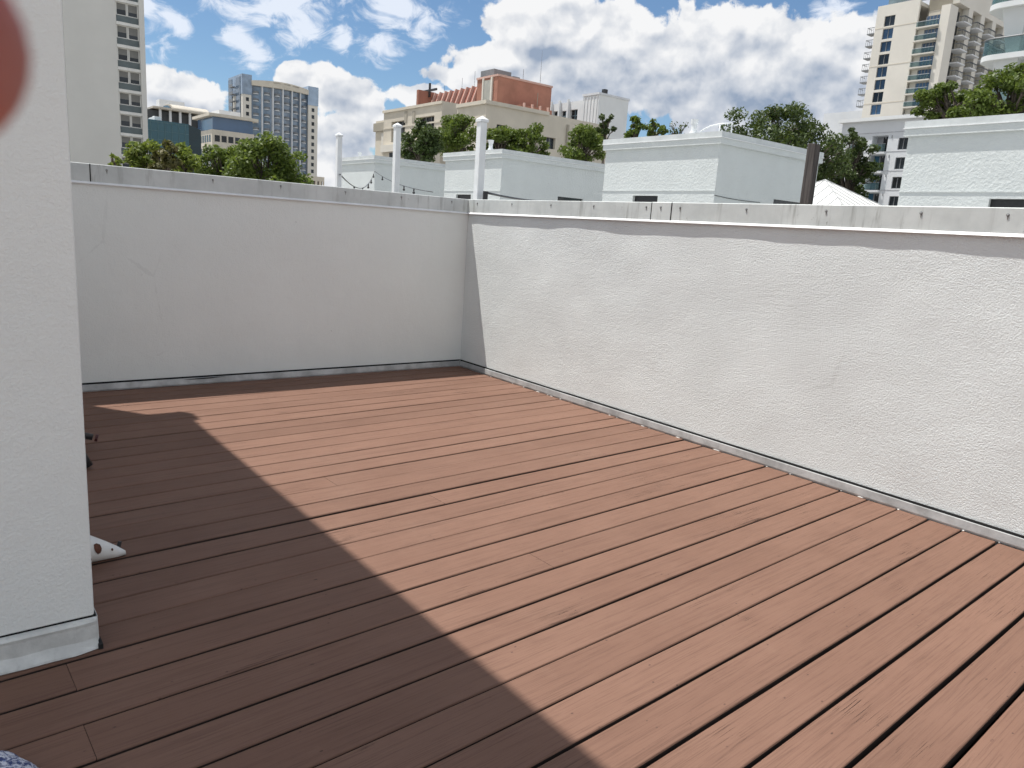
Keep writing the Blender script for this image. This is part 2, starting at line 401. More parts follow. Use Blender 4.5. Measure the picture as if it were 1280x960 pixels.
    m1 = t.n('ShaderNodeMixShader', ins={0: t.math('MULTIPLY', cov, up), 1: m0.outputs[0], 2: bgc.outputs[0]})
    o = t.n('ShaderNodeOutputWorld'); t.t.links.new(m1.outputs[0], o.inputs[0])
    w.cycles.sampling_method = 'MANUAL'; w.cycles.sample_map_resolution = 512
    s = bpy.data.lights.new('sun', 'SUN'); s.energy = SUN_STRENGTH; s.angle = R(0.53); s.color = (1.0, 0.965, 0.91)
    so = bpy.data.objects.new('sun', s); C.objects.link(so)
    so.rotation_euler = SUNL.to_track_quat('-Z', 'Y').to_euler(); so.location = (-10, 15, 40)

SKY_STRENGTH, CLOUD_STRENGTH, SUN_STRENGTH = 0.084, 0.73, 4.5
# px, py, rx, ry of each cloud mass on the photograph -> turned into azimuth and elevation
CUMULUS = [(232, 120, 58, 30), (195, 114, 28, 20), (420, 114, 62, 27), (372, 102, 28, 18), (455, 150, 38, 52), (425, 190, 50, 60),
           (600, 78, 62, 30), (565, 100, 50, 20), (690, 40, 100, 50), (760, 55, 80, 50), (820, 105, 130, 60), (915, 75, 120, 60), (990, 80, 110, 58),
           (1060, 95, 80, 65), (1095, 60, 35, 50), (720, 110, 160, 50), (960, 150, 200, 60), (540, 128, 60, 20), (1180, 110, 120, 110)]
UNDERSIDES = [(760, 138, 210, 62), (960, 132, 190, 58), (620, 92, 55, 14), (450, 185, 60, 45), (1040, 150, 90, 50), (690, 72, 60, 15), (225, 136, 60, 13), (420, 132, 50, 12), (850, 100, 60, 14)]
WISPS = [(190, 18, 40, 45), (222, 30, 30, 22), (300, 40, 40, 22), (320, 65, 26, 22), (345, 8, 85, 24), (375, 48, 45, 24), (428, 45, 20, 32),
         (500, 18, 70, 34), (482, 58, 36, 26), (660, 5, 60, 18), (1040, 15, 40, 20)]
make_world()

# ------------------------------------------------------------------ setting under everything
b = MB(); b.box(-4000, 4000, -4000, 4000, GROUND-1, GROUND); structure(b.build('ground', 'cement'))
b = MB(); b.box(-9, 0.28, -12, 0.28, GROUND, -0.16); structure(b.build('roof_base', 'membrane'))

# deck: painted boards, one surface
ALPHA = 0.044
def make_deck():
    rng = random.Random(7)
    ca, sa = math.cos(ALPHA), math.sin(ALPHA)
    verts, faces, att, mid = [], [], [], []
    pitch = 0.1826; v_anchor = -5.367
    ks = range(-34, 31)
    gapw = {}
    for k in ks: gapw[k] = rng.choice([0.006, 0.007, 0.008, 0.009, 0.010, 0.011])
    for k, w in ((0, .0105), (-1, .0115), (-2, .0115), (-3, .012), (1, .009), (2, .010), (3, .006), (4, .010), (5, .009), (6, .005), (8, .0125), (9, .0045), (12, .012)): gapw[k] = w*1.1
    gapw = {k: v*1.1+0.001 for k, v in gapw.items()}
    jo = {}
    for px, py in ((90, 848), (114, 930)):
        p = on_z(px, py); v = -p[0]*sa+p[1]*ca; jo.setdefault(int(math.floor((v-v_anchor)/pitch)), []).append(p[0]*ca+p[1]*sa)
    for k in ks:
        va = v_anchor+k*pitch; vb = va+pitch
        v0, v1 = va+gapw[k]/2, vb-gapw.get(k+1, .006)/2
        if va > 0.24: continue
        z0 = rng.uniform(-0.0025, 0.0015); tilt = rng.uniform(-0.0012, 0.0012)
        cuts = sorted(jo.get(k, []) + ([rng.uniform(-3.4, -0.6)] if rng.random() < 0.12 else []))
        u_end = lambda v: (-0.0335 - rng.uniform(0, 0.006) + v*sa)/ca
        us = [-9.0]+cuts+[None]
        for a, bq in zip(us[:-1], us[1:]):
            r = rng.random(); s0 = a+(0.0008 if a > -9 else 0)
            e = (u_end((v0+v1)/2)) if bq is None else bq-0.0008
            nseg = max(2, int((e-s0)/0.33)); base = len(verts)
            w0 = w1 = 0.0; bowed = rng.uniform(-0.0036, 0.0036)
            for i in range(nseg+1):
                f = i/nseg; u = s0+(e-s0)*f
                w0 = w0*0.6+rng.uniform(-0.0013, 0.0013); w1 = w1*0.6+rng.uniform(-0.0013, 0.0013)
                bw = bowed*math.sin(math.pi*f)
                A, B = v0+w0+bw, v1+w1+bw; zz = z0+0.0008*math.sin(u*1.7+k)
                for v, z in ((A, -0.036), (A, -0.0055), (A+0.0022, -0.0016), (A+0.006, 0), ((A+B)/2, -0.0006), (B-0.006, 0), (B-0.0022, -0.0016), (B, -0.0055), (B, -0.036)):
                    verts.append((u, v, z+zz+tilt*(v-v0)/pitch))
            n = 9
            for i in range(nseg):
                for j in range(n-1):
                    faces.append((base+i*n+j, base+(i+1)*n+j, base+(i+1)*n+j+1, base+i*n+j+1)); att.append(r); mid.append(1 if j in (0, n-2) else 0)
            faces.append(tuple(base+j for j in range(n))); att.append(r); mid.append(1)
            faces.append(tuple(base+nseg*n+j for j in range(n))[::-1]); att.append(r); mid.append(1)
    me = bpy.data.meshes.new('deck'); me.from_pydata(verts, [], faces)
    a = me.attributes.new('board', 'FLOAT', 'FACE'); a.data.foreach_set('value', att)
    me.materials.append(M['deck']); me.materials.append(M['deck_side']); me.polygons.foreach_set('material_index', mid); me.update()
    o = bpy.data.objects.new('deck', me); C.objects.link(o); o.rotation_euler = (0, 0, ALPHA)
    structure(o)
make_deck()

# ------------------------------------------------------------------ parapet walls of our deck
ZT, ZD, ZB = 1.791, 1.644, 0.063
def wavy_wall(axis, a0, a1, z0, z1, th, amp, seed, na, nz):
    """front face at coordinate 0 facing the deck, gently uneven like hand-floated render"""
    from mathutils import noise as mn
    b = MB(); vs = []; fs = []
    for j in range(nz+1):
        for i in range(na+1):
            a = a0+(a1-a0)*i/na; z = z0+(z1-z0)*j/nz
            d = amp*(mn.noise(Vector((a*1.6, z*1.6, seed)))+0.45*mn.noise(Vector((a*4.1, z*4.1, seed+5))))
            vs.append((a, -d, z) if axis == 'x' else (-d, a, z))
    for j in range(nz):
        for i in range(na):
            q = (j*(na+1)+i, j*(na+1)+i+1, (j+1)*(na+1)+i+1, (j+1)*(na+1)+i)
            fs.append(q if axis == 'x' else q[::-1])
    b.add(vs, fs)
    if axis == 'x': b.box(a0, a1, 0.012, th, z0, z1)
    else: b.box(0.012, th, a0, a1, z0, z1)
    return b

TH = 0.26
def screw_mesh():
    b = MB(); n = 8
    b.tube([(0, 0.002, 0), (0, -0.0035, 0)], 0.0075, n); b.cur = 1
    b.ball((0, -0.0035, 0), 0.005, 8, 4, (1, .6, 1)); b.cur = 2
    b.add([(-0.003, -0.0012, -0.004), (0.0045, -0.0012, -0.004), (0.0035, -0.0012, -0.016), (0.0012, -0.0012, -0.030), (-0.0012, -0.0012, -0.022)], [(0, 1, 2, 3, 4)])
    return b
M['rust_streak'] = plain('dark_run_stain', (0.24, 0.23, 0.21), 0.9, 0.3, 60)

# far wall
wl = thing('parapet_wall', 'white stucco parapet wall across the far end of the deck, all in shade', 'wall', (0, 0, 0), 'parapet walls of the deck')
wavy_wall('x', -8.9, TH, -0.14, 1.72, TH, 0.004, 1.0, 90, 20).build('wall', 'stucco', wl, smooth=False)
b = MB(); sx0 = -8.9
seams = [on_y(113, 215, -0.03)[0], -0.022]
edges = [sx0, seams[0], -0.0112]
for i in range(2):
    a0, a1 = edges[i]+(0.003 if i else 0), edges[i+1]-0.001
    b.prism([(-0.010, ZD+0.010), (-0.010, ZT-0.004), (-0.006, ZT), (TH+0.03, ZT-0.015), (TH+0.03, ZD), (TH+0.006, ZD), (TH+0.006, ZT-0.09), (-0.0065, ZT-0.09), (-0.0065, ZD+0.010)], 'x', a0, a1)
cl = b.build('coping', 'coping', wl)
b = MB(); b.prism([(-0.0102, ZD+0.012), (-0.022, ZD-0.003), (-0.0205, ZD-0.007), (-0.0075, ZD+0.003), (-0.0075, ZD+0.009)], 'x', sx0, -0.0225); b.build('hem', 'hem', cl)
b = MB(); b.box(seams[0]-0.003, seams[0]+0.005, -0.0112, -0.0098, ZD+0.012, ZT-0.004); b.build('seam', 'gap', cl)
scr = screw_mesh().build('screw', ['metal_dark', 'flash', 'rust_streak'], cl)
for i, px in enumerate((134, 267, 352, 433, 503, 566)):
    x, z = on_y(px, 200+0.095*(px-85)+9, -0.031); z = 1.752
    (scr if i == 0 else inst(scr, (0, 0, 0), cl)).location = (x, -0.0105, z)
# base flashing
b = MB(); b.prism([(-0.030, 0.000), (-0.032, 0.012), (-0.026, ZB-0.006), (-0.019, ZB-0.004), (-0.006, ZB-0.012), (-0.006, 0.000)], 'x', -8.9, -0.031)
fl = b.build('base_flashing', 'flash', wl)
b = MB(); b.box(-8.9, -0.012, -0.0105, 0.004, ZB-0.012, ZB+0.007); b.build('joint_gap', 'gap', fl)
b = MB(); x0 = on_y(228, 472.5, -0.03)[0]
b.add([(x0, -0.0335, 0.050), (x0+.10, -0.0335, 0.046), (x0+.25, -0.0335, 0.047), (x0+.37, -0.0335, 0.056), (x0+.2, -0.0335, 0.0565), (x0+.08, -0.0335, 0.054)], [(0, 1, 2, 3, 4, 5)]); b.build('paint_chip', 'gap', fl)

# right wall
wr = thing('parapet_wall', 'white stucco parapet wall along the right of the deck, sunlit below its coping', 'wall', (0, 0, 0), 'parapet walls of the deck')
wavy_wall('y', -11.9, 0.0, -0.14, 1.72, TH, 0.0058, 4.0, 190, 30).build('wall', 'stucco_sun', wr)
s1 = on_x(812, 262, -0.03)[0]; s2 = on_x(837, 262, -0.03)[0]
ed = [0.0, s1, s2, -11.9]
b = MB()
for i in range(3):
    hi, lo = ed[i]-(0.003 if i else -0.0), ed[i+1]+0.002
    dx = 0.0015 if i == 1 else 0.0
    b.prism([(-0.010-dx, ZD+0.010), (-0.010-dx, ZT-0.004), (-0.006-dx, ZT+dx), (TH+0.03, ZT-0.015), (TH+0.03, ZD), (TH+0.006, ZD), (TH+0.006, ZT-0.09), (-0.0065, ZT-0.09), (-0.0065, ZD+0.010)], 'y', lo, hi)
cr = b.build('coping', 'coping', wr)
b = MB(); b.prism([(-0.0102, ZD+0.012), (-0.022, ZD-0.003), (-0.0205, ZD-0.007), (-0.0075, ZD+0.003), (-0.0075, ZD+0.009)], 'y', -11.9, -0.0105); b.build('hem', 'hem', cr)
for sy in (s1, s2):
    b = MB(); b.box(-0.0125, -0.0098, sy-0.005, sy+0.003, ZD+0.011, ZT-0.003); b.build('seam', 'gap', cr)
sb = screw_mesh()
sb.v = [(y, -x, z) for x, y, z in sb.v]
scr2 = sb.build('screw', ['metal_dark', 'flash', 'rust_streak'], cr)
for i, px in enumerate((594.5, 637.7, 686.4, 740, 805.7, 824, 848, 931, 1031, 1150, 1259)):
    y, z = on_x(px, 250+0.0135*(px-586)+6, -0.031)
    (scr2 if i == 0 else inst(scr2, (0, 0, 0), cr)).location = (-0.0105 if px != 824 else -0.0122, y, 1.752)
b = MB(); b.prism([(-0.030, 0.000), (-0.032, 0.012), (-0.026, ZB-0.006), (-0.019, ZB-0.004), (-0.006, ZB-0.012), (-0.006, 0.000)], 'y', -11.9, -0.0005)
fr = b.build('base_flashing', 'flash', wr)
b = MB(); b.box(-0.0105, 0.004, -11.9, -0.012, ZB-0.012, ZB+0.007); b.build('joint_gap', 'gap', fr)
b = MB(); rg = random.Random(3)
for k in range(-8, 30):
    v = -5.367+k*0.1826; u = (-0.036+v*math.sin(ALPHA))/math.cos(ALPHA)
    x, y = u*math.cos(ALPHA)-v*math.sin(ALPHA), u*math.sin(ALPHA)+v*math.cos(ALPHA)
    if y > -0.6: continue
    if rg.random() < 0.6: b.ball((x+0.001, y-0.008, 0.001), rg.uniform(0.003, 0.0065), 7, 5, (0.8, 1.3, 0.6))
    if rg.random() < 0.3: b.ball((x+0.0015, y-rg.uniform(0.04, 0.14), 0.0), 0.004, 6, 4, (0.7, rg.uniform(3, 9), 0.8))
b.build('caulk_bead', 'caulk', fr, smooth=True)

# ------------------------------------------------------------------ our own stair tower, whose corner stands at the left and throws the shadow
XP, YP0, YP1, TOP = -4.205, -4.045, 0.225, 4.70
tw = thing('stair_tower', 'white stucco stair tower whose near corner rises at the left edge of the deck', 'building', (XP, YP0, 0))
b = MB(); L = 5.2; D = YP1-YP0
b.box(-L, 0, 0.0, D, 0.118, TOP-0.17)
o = b.build('wall', 'stucco', tw, bevel=0.006)
b = MB(); e = 0.095
b.box(-L, e, -e, D+e, TOP-0.345, TOP-0.175); b.build('cornice_band', 'stucco', tw)
b = MB(); b.box(-L, e+0.012, -e-0.012, D+e+0.012, TOP-0.155, TOP); ct = b.build('coping', 'coping', tw)
b = MB(); b.box(-L, e+0.03, -e-0.03, D+e+0.03, TOP-0.174, TOP-0.156); b.build('hem', 'hem', ct)
b = MB(); b.box(e+.0125, e+.060, D-.10, D+e+.005, TOP-.34, TOP-.02); b.build('shadow_step_block', 'flash', tw)  # unseen block added to shape the step in the deck shadow
# flashing with a gap above, bent corner
b = MB(); N = 26; rg = random.Random(5)
vs = []; fs = []
prof = [(0.004, 0.112), (-0.010, 0.108), (-0.016, 0.100), (-0.013, 0.090), (-0.012, 0.040), (-0.018, 0.030), (-0.034, 0.010), (-0.036, 0.003)]
for i in range(N+1):
    x = -L+(L+0.006)*(i/N)**0.35 if i else -L
    w = rg.uniform(-0.003, 0.003); end = 1.0 if i < N else 0.55
    for (d, z) in prof: vs.append((x, d*end+w*(0.2 if z > 0.08 else 1)*0.7, z+(w if 0.005 < z < 0.1 else 0)))
n = len(prof)
for i in range(N):
    for j in range(n-1): fs.append((i*n+j, i*n+j+1, (i+1)*n+j+1, (i+1)*n+j))
b.add(vs, fs)
vs = [(0.006, 0.0, 0.110), (0.010, 0.006, 0.110), (0.011, 0.0, 0.03), (0.007, -0.012, 0.03), (0.011, D, 0.110), (0.011, D, 0.02)]
b.add(vs, [(0, 3, 2, 1), (1, 2, 5, 4)])
fo = b.build('base_flashing', 'flash_white', tw)
sol = fo.modifiers.new('thick', 'SOLIDIFY'); sol.thickness = 0.002
b = MB(); b.box(-L, -0.004, 0.010, D-0.01, 0.0, 0.1175); b.build('joint_gap', 'gap', fo)
b = MB(); b.box(0.004, 0.018, -0.028, 0.03, -0.01, 0.018); b.build('corner_hole', 'gap', fo)

# ------------------------------------------------------------------ neighbours' roofs and stair bulkheads
b = MB(); b.box(6.5, 26, -12, 48, GROUND, -0.3); structure(b.build('neighbour_roof', 'roof_grey'))
def bulkhead(label, X, y0, y1, W, door=None, win=None, vent=None):
    t = thing('stair_bulkhead', label, 'building', (X, y0, -0.3), 'white stair bulkheads on the neighbouring roofs')
    D = y1-y0; H = TOP+0.3; b = MB(); zt = H-0.17
    hs = []
    if door: hs = [(door[0]-y0, door[1]-y0, 0.12, door[2]+0.3)]
    b.holes('x', 0, D, 0, zt, 0.16, hs)
    hw = []
    if win: hw = [(win[0]-X, win[1]-X, 1.2, win[2]+0.3)]
    b.holes('y', 0.16, W, 0, zt, 0.16, hw)
    b.box(W-0.16, W, 0.16, D-0.16, 0, zt); b.box(0.16, W, D-0.16, D, 0, zt); b.box(0.16, W-0.16, 0.16, D-0.16, zt-0.2, zt)
    b.build('wall', 'stucco_far', t)
    zl = (door[2]+0.3+0.14) if door else 2.75
    b = MB(); b.box(-0.018, -0.001, -0.018, D+0.01, zl, zl+0.035); b.build('stucco_lip', 'stucco_far', t)
    e = 0.085; b = MB(); b.box(-e, W+e, -e, D+e, H-0.345, H-0.175); b.build('cornice_band', 'stucco_far', t)
    b = MB(); b.box(-e-.01, W+e, -e-.01, D+e+.01, H-0.155, H); c = b.build('coping', 'coping_far', t)
    b = MB(); b.box(-e-.03, W+e+.02, -e-.03, D+e+.03, H-0.174, H-0.156); b.build('hem', 'hem', c)
    if door:
        b = MB(); b.pan('x', hs[0][0], hs[0][1], 0.12, hs[0][3], -0.15, -0.10); b.build('door', 'metal_dark', t)
    if win:
        b = MB(); b.pan('y', hw[0][0], hw[0][1], 1.2, hw[0][3], -0.15, -0.10); b.build('window', 'glass_dark', t)
    if vent:
        vx, vy, s = vent
        b = MB(); b.tube([(vx-X, vy-y0, H-0.02), (vx-X, vy-y0, H+0.12*s)], [0.14*s, 0.11*s], 12); b.tube([(vx-X, vy-y0, H+0.1*s), (vx-X, vy-y0, H+0.34*s)], 0.085*s, 12)
        b.tube([(vx-X, vy-y0, H+0.32*s), (vx-X, vy-y0, H+0.46*s)], [0.10*s, 0.12*s], 12); b.build('vent_pipe', 'white_paint', t, smooth=False)
    return t
c3 = on_z(903, 163.5, TOP); X3 = c3[0]+0.09
y3a = c3[1]+0.09; y3b = on_z(742, 172.5, TOP)[1]-0.09; x3e = on_z(1009, 192, TOP)[0]
XB = X3
d3 = (on_x(822, 248, XB)[0], on_x(791, 248, XB)[0], on_x(806, 244.5, XB)[1])
v3 = on_z(866, 164, TOP+0.05)
t3 = bulkhead('largest white bulkhead, left of the brown post, with a white pipe on its roof', XB, y3a, y3b, x3e-0.09-X3, d3, (on_y(967, 250, y3a)[0], on_y(1010, 250, y3a)[0]-0.2, on_y(969, 247, y3a)[1]-0.05), (v3[0]+0.4, v3[1]+0.3, 1.0))
# curved pipe railing on its roof
p0 = Vector(on_z(877, 163, TOP))-Vector((XB, y3a, -0.3)); 
b = MB(); hz = TOP+0.3
rx, ry = p0.x+1.0, p0.y+0.5
b.tube([(rx, ry+0.5, hz-0.05), (rx, ry+0.35, hz+0.15), (rx+0.1, ry+0.1, hz+0.30), (rx+0.2, ry-0.2, hz+0.36), (rx+0.3, ry-0.55, hz+0.38), (rx+0.3, ry-0.58, hz-0.05)], 0.022, 8)
b.tube([(rx+0.2, ry-.2, hz-0.05), (rx+0.2, ry-.2, hz+0.35)], 0.02, 8); b.build('roof_handrail', 'white_paint', t3, smooth=True)
c2 = on_z(628, 186, TOP); y2b = on_z(540, 189.5, TOP)[1]-0.09; y2a = c2[1]+0.09; X2 = c2[0]+0.09
d2 = (on_x(588.5, 246, X2)[0], on_x(570, 246, X2)[0], on_x(579, 243, X2)[1])
v2 = on_z(608, 187, TOP)
bulkhead('white bulkhead standing behind the nearest white post', X2, y2a, y2b, 6.4, d2, (on_y(697, 249, y2a)[0], on_y(729, 249, y2a)[0], on_y(699, 245.6, y2a)[1]), (v2[0]+0.5, v2[1]+0.4, 1.0))
c1 = on_z(468, 194, TOP); y1b = on_z(418, 197.5, TOP)[1]-0.09; X1 = c1[0]+0.09
bulkhead('farthest white bulkhead, behind the festoon lights and the two leftmost white posts', X1, c1[1]+0.09, y1b, 6.4, None, None, (X1+1.0, y1b-0.5, 0.9))
c4 = on_z(1132, 152, TOP); X4 = c4[0]+0.09; y4b = c4[1]-0.09
y4d = on_x(1236, 253, X4)[0]
bulkhead('white bulkhead cut by the right edge of the photo, beside the grey apartment block', X4, y4b-5.0, y4b, 6.4, (y4d-1.3, y4d, on_x(1240, 248.5, X4)[1]), None, None)

# ------------------------------------------------------------------ posts, festoon lights, cables
def post(label, px, py_top, dist, w, zt):
    p = at(px, py_top, dist)
    t = thing('pergola_post', label, 'post', (p[0], p[1], -0.3), 'white posts on the roof next door')
    h = zt+0.3
    b = MB(); b.box(-w/2, w/2, -w/2, w/2, 0, h-0.05); b.build('shaft', 'white_paint', t, bevel=0.006)
    b = MB(); c = w/2+0.011
    b.box(-c, c, -c, c, h-0.05, h-0.022)
    b.add([(-c, -c, h-0.0215), (c, -c, h-0.0215), (c, c, h-0.0215), (-c, c, h-0.0215), (0, 0, h+0.02)], [(0, 1, 4), (1, 2, 4), (2, 3, 4), (3, 0, 4), (3, 2, 1, 0)])
    b.build('cap', 'white_paint', t)
    return p
def ztop(px, py, d): return at(px, py, d)[2]
P3 = post('tallest and nearest white post, in front of the middle bulkhead', 603, 147, 9.0, 0.088, ztop(603, 147, 9.0))
P2 = post('white post standing between the two left bulkheads', 497, 155, 12.0, 0.088, ztop(497, 155, 12.0))
P1 = post('leftmost white post, in front of open sky and cloud', 424, 167, 15.0, 0.092, ztop(424, 167, 15.0))
p = at(1018, 180, 8.2)
wp = thing('wooden_post', 'weathered dark brown wooden post sticking up beyond the sunlit wall', 'post', (p[0], p[1], -0.3))
w = 0.045
b = MB(); hh = p[2]+0.3
b.add([(-w, -w, 0), (w, -w, 0), (w, w, 0), (-w, w, 0), (-w, -w, hh), (w, -w, hh-0.015), (w, w, hh-0.005), (-w, w, hh+0.004)], [(0, 3, 2, 1), (4, 5, 6, 7), (0, 1, 5, 4), (1, 2, 6, 5), (2, 3, 7, 6), (3, 0, 4, 7)])
b.build('shaft', 'wood', wp, bevel=0.004)

def sag(a, b_, s, n=14):
    a, b_ = Vector(a), Vector(b_); return [a.lerp(b_, i/n)+Vector((0, 0, -4*s*(i/n)*(1-i/n))) for i in range(n+1)]
A1 = at(425, 218, 14.9); B1 = np.array([X1-0.02, c1[1]+0.06, 0]); B1[2] = on_y(468.5, 214, B1[1])[1]
E1 = at(541, 240, 22.0)
fl_ = thing('festoon_lights', 'black string of festoon bulbs sagging between the left white post and bulkheads', 'string lights', tuple(A1))
off = -Vector(A1)
s1_ = [q+off for q in sag(A1, B1, 0.50)]; s2_ = [q+off for q in sag(B1, E1, 0.16)]
b = MB(); b.tube(s1_, 0.012, 6); b.tube(s2_, 0.012, 6); b.build('cable', 'metal_dark', fl_, smooth=True)
bb = MB(); bb.tube([(0, 0, 0), (0, 0, -0.09)], 0.025, 8); bb.ball((0, 0, -0.13), 0.045, 10, 6)
bulb = bb.build('bulb', 'metal_dark', fl_, smooth=True)
for i, q in enumerate([s1_[3], s1_[6], s1_[9], s1_[11], s1_[13], s2_[3], s2_[7], s2_[9], s2_[11]]):
    (bulb if i == 0 else inst(bulb, (0, 0, 0), fl_)).location = q
# heavier cable from the nearest post
q0 = at(601, 240, 8.95)
bz = thing('power_cable', 'black cable strung from the nearest white post down over the sunlit wall', 'cable', tuple(q0))
q1 = at(606, 240.3, 9.0); q2 = at(690, 251.5, 13.0); o0 = -Vector(q0)
b = MB(); b.tube([q+o0 for q in sag(q1, q2, 0.03)], 0.014, 6); b.build('cable', 'metal_dark', bz, smooth=True)
b = MB(); b.box(-0.01, 0.05, -0.075, -0.058, -0.10, 0.01); b.build('bracket', 'metal_dark', bz)
q1 = on_y(893, 244, y3a-0.01); q2 = on_y(950, 253, y3a-0.01)
b = MB(); b.tube(sag((q1[0], y3a-0.012, q1[1]), (q2[0], y3a-0.012, q2[1]), 0.03), 0.009, 5)
tag(b.build('wall_cable', 'metal_dark', None, smooth=True), 'thin dark cable drooping across the shaded face of the largest bulkhead', 'cable')

# ------------------------------------------------------------------ trees
def tree(name, label, px, py, dist, rx, rz, mat, n, leaf, seed, clumps=26, ztrunk=GROUND, group='trees beyond the parapet', ry=None, shape=0.0, limb=0.05, spread=0.30):
    c = at(px, py, dist); rng = np.random.default_rng(seed); ry = ry or rx
    t = thing(name, label, 'tree', (c[0], c[1], ztrunk), group)
    cz = c[2]-ztrunk
    cl = []
    while len(cl) < clumps:
        q = rng.uniform(-1, 1, 3); L = np.linalg.norm(q)
        if L > 1 or L < 0.42 or (q[2] < -0.65): continue
        cl.append(q*(0.86+0.18*rng.random()))
    cl = np.array(cl); sc = np.array([rx, ry, rz])
    pos = cl*sc + np.array([0, 0, cz])
    cr = np.min(sc)*spread*rng.uniform(0.6, 1.25, clumps)
    per = rng.multinomial(n, cr**2/np.sum(cr**2))
    P_, N_, A_ = [], [], []
    for i in range(clumps):
        m = per[i]; g = rng.normal(size=(m, 3)); g /= np.linalg.norm(g, axis=1)[:, None]+1e-9
        g *= (rng.random(m)**0.45)[:, None]
        P_.append(pos[i]+g*cr[i]*np.array([1.25, 1.25, 0.85])); N_.append(g*0.8+rng.normal(size=(m, 3))*0.7+np.array([0, 0, 0.35])); A_.append(np.clip(rng.normal(0.5+0.22*(rng.random()-0.5), 0.22, m), 0, 1))
    P_ = np.concatenate(P_); N_ = np.concatenate(N_); A_ = np.concatenate(A_)
    N_ /= np.linalg.norm(N_, axis=1)[:, None]+1e-9
    T = np.cross(N_, rng.normal(size=N_.shape)); T /= np.linalg.norm(T, axis=1)[:, None]+1e-9
    B = np.cross(N_, T); m = len(P_)
    ln = (leaf*rng.uniform(0.6, 1.35, m))[:, None]; wd = ln*rng.uniform(0.38, 0.6, m)[:, None]
    V = np.stack([P_-T*ln, P_-T*ln*0.1+B*wd+N_*wd*0.25, P_+T*ln, P_-T*ln*0.1-B*wd+N_*wd*0.25], 1).reshape(-1, 3)
    me = bpy.data.meshes.new('crown'); me.vertices.add(len(V)); me.vertices.foreach_set('co', V.ravel())
    F = np.arange(len(V)).reshape(-1, 4); F = np.concatenate([F[:, [0, 1, 2]], F[:, [0, 2, 3]]])
    me.loops.add(F.size); me.loops.foreach_set('vertex_index', F.ravel().astype(np.int32))
    me.polygons.add(len(F)); me.polygons.foreach_set('loop_start', np.arange(0, F.size, 3, dtype=np.int32))
    me.update(calc_edges=True); me.validate()
    at_ = me.attributes.new('leaf', 'FLOAT', 'FACE'); at_.data.foreach_set('value', np.concatenate([A_, A_]).astype(np.float32))
    me.materials.append(M[mat]); o = bpy.data.objects.new('crown', me); C.objects.link(o); o.parent = t
    b = MB(); r0 = max(0.09, rx*limb*1.9); zf = cz-rz*0.62
    j = lambda s: rng.uniform(-s, s)
    b.tube([(0, 0, 0), (j(.1)*rx, j(.1)*rx, zf*0.5), (j(.06)*rx, j(.06)*rx, zf)], [r0*1.25, r0, r0*0.8], 9)
    tip = Vector(b.v[-5]) ; tip = Vector((0, 0, zf))
    for i in range(0, clumps, 1 if clumps < 60 else 2):
        e = Vector(pos[i]); mid = tip.lerp(e, 0.5)+Vector((j(.1)*rx, j(.1)*rx, j(.06)*rz+0.08*rz))
        b.tube([tip-Vector((0, 0, 0.15)), mid, e], [r0*0.55, r0*0.3, r0*0.08], 6)
        for _ in range(2):
            d = Vector(rng.normal(size=3)); d.normalize()
            b.tube([mid, mid.lerp(e, .5)+d*cr[i]*0.5, e+d*cr[i]], [r0*0.2, r0*0.12, r0*0.04], 5)
    b.build('trunk', 'bark', t, smooth=True)
    return t
G = 'trees beyond the parapet'
tree('leafy_tree', 'small lone leafy sprig against the left white tower', 139, 198, 24, 0.22, 0.36, 'leaf_bright', 170, 0.07, 1, 9)
tree('leafy_tree', 'leafy tree top in front of the left tower windows', 180, 206, 27, 0.60, 0.72, 'leaf_bright', 1700, 0.085, 2, 22)
tree('leafy_tree', 'reddish leafed tree top below the teal glass building', 206, 201, 25.5, 0.46, 0.52, 'leaf_red', 1100, 0.085, 3, 18)
tree('leafy_tree', 'green tree top between the reddish one and the wide one', 231, 208, 27, 0.66, 0.65, 'leaf_bright', 1500, 0.085, 4, 18)
tree('leafy_tree', 'wide bright green tree at the foot of the blue glass condominium tower', 335, 217, 30, 1.45, 1.30, 'leaf_mid', 9500, 0.08, 5, 46)
tree('leafy_tree', 'rounded green tree left of the wide one, below the beige office', 280, 215, 31, 0.95, 0.95, 'leaf_mid', 5200, 0.08, 6, 32)
tree('leafy_tree', 'dark green tree between the two tallest white posts', 527, 182, 46, 1.12, 1.55, 'leaf_dark', 6000, 0.10, 7, 38)
tree('leafy_tree', 'tall green tree before the beige building, left of the nearest post', 573, 171, 48, 1.30, 1.55, 'leaf_mid', 6000, 0.10, 8, 40)
tree('leafy_tree', 'green tree just right of the nearest white post', 625, 179, 50, 1.35, 1.2, 'leaf_mid', 4800, 0.10, 9, 28)
tree('leafy_tree', 'round green tree in front of the shaded beige wall', 660, 184, 50, 1.45, 1.35, 'leaf_mid', 5200, 0.10, 10, 30)
tree('leafy_tree', 'dark green tree left of the largest bulkhead', 728, 188, 45, 1.3, 1.35, 'leaf_mid', 5000, 0.095, 11, 28)
tree('leafy_tree', 'slim tree rising in front of the white box building', 757, 162, 47, 0.62, 1.15, 'leaf_dark', 1300, 0.12, 12, 16)
tree('leafy_tree', 'small tree top peeking over the left of the largest bulkhead roof', 793, 166, 46, 0.65, 0.85, 'leaf_mid', 1000, 0.11, 13, 14)
tree('leafy_tree', 'thin tree top over the middle of the largest bulkhead roof', 818, 165, 46, 0.7, 0.75, 'leaf_mid', 800, 0.10, 14, 13)
tree('leafy_tree', 'nearly bare twiggy tree top left of the white roof pipe', 848, 164, 46, 0.7, 0.7, 'leaf_dark', 110, 0.09, 15, 16, limb=0.03)
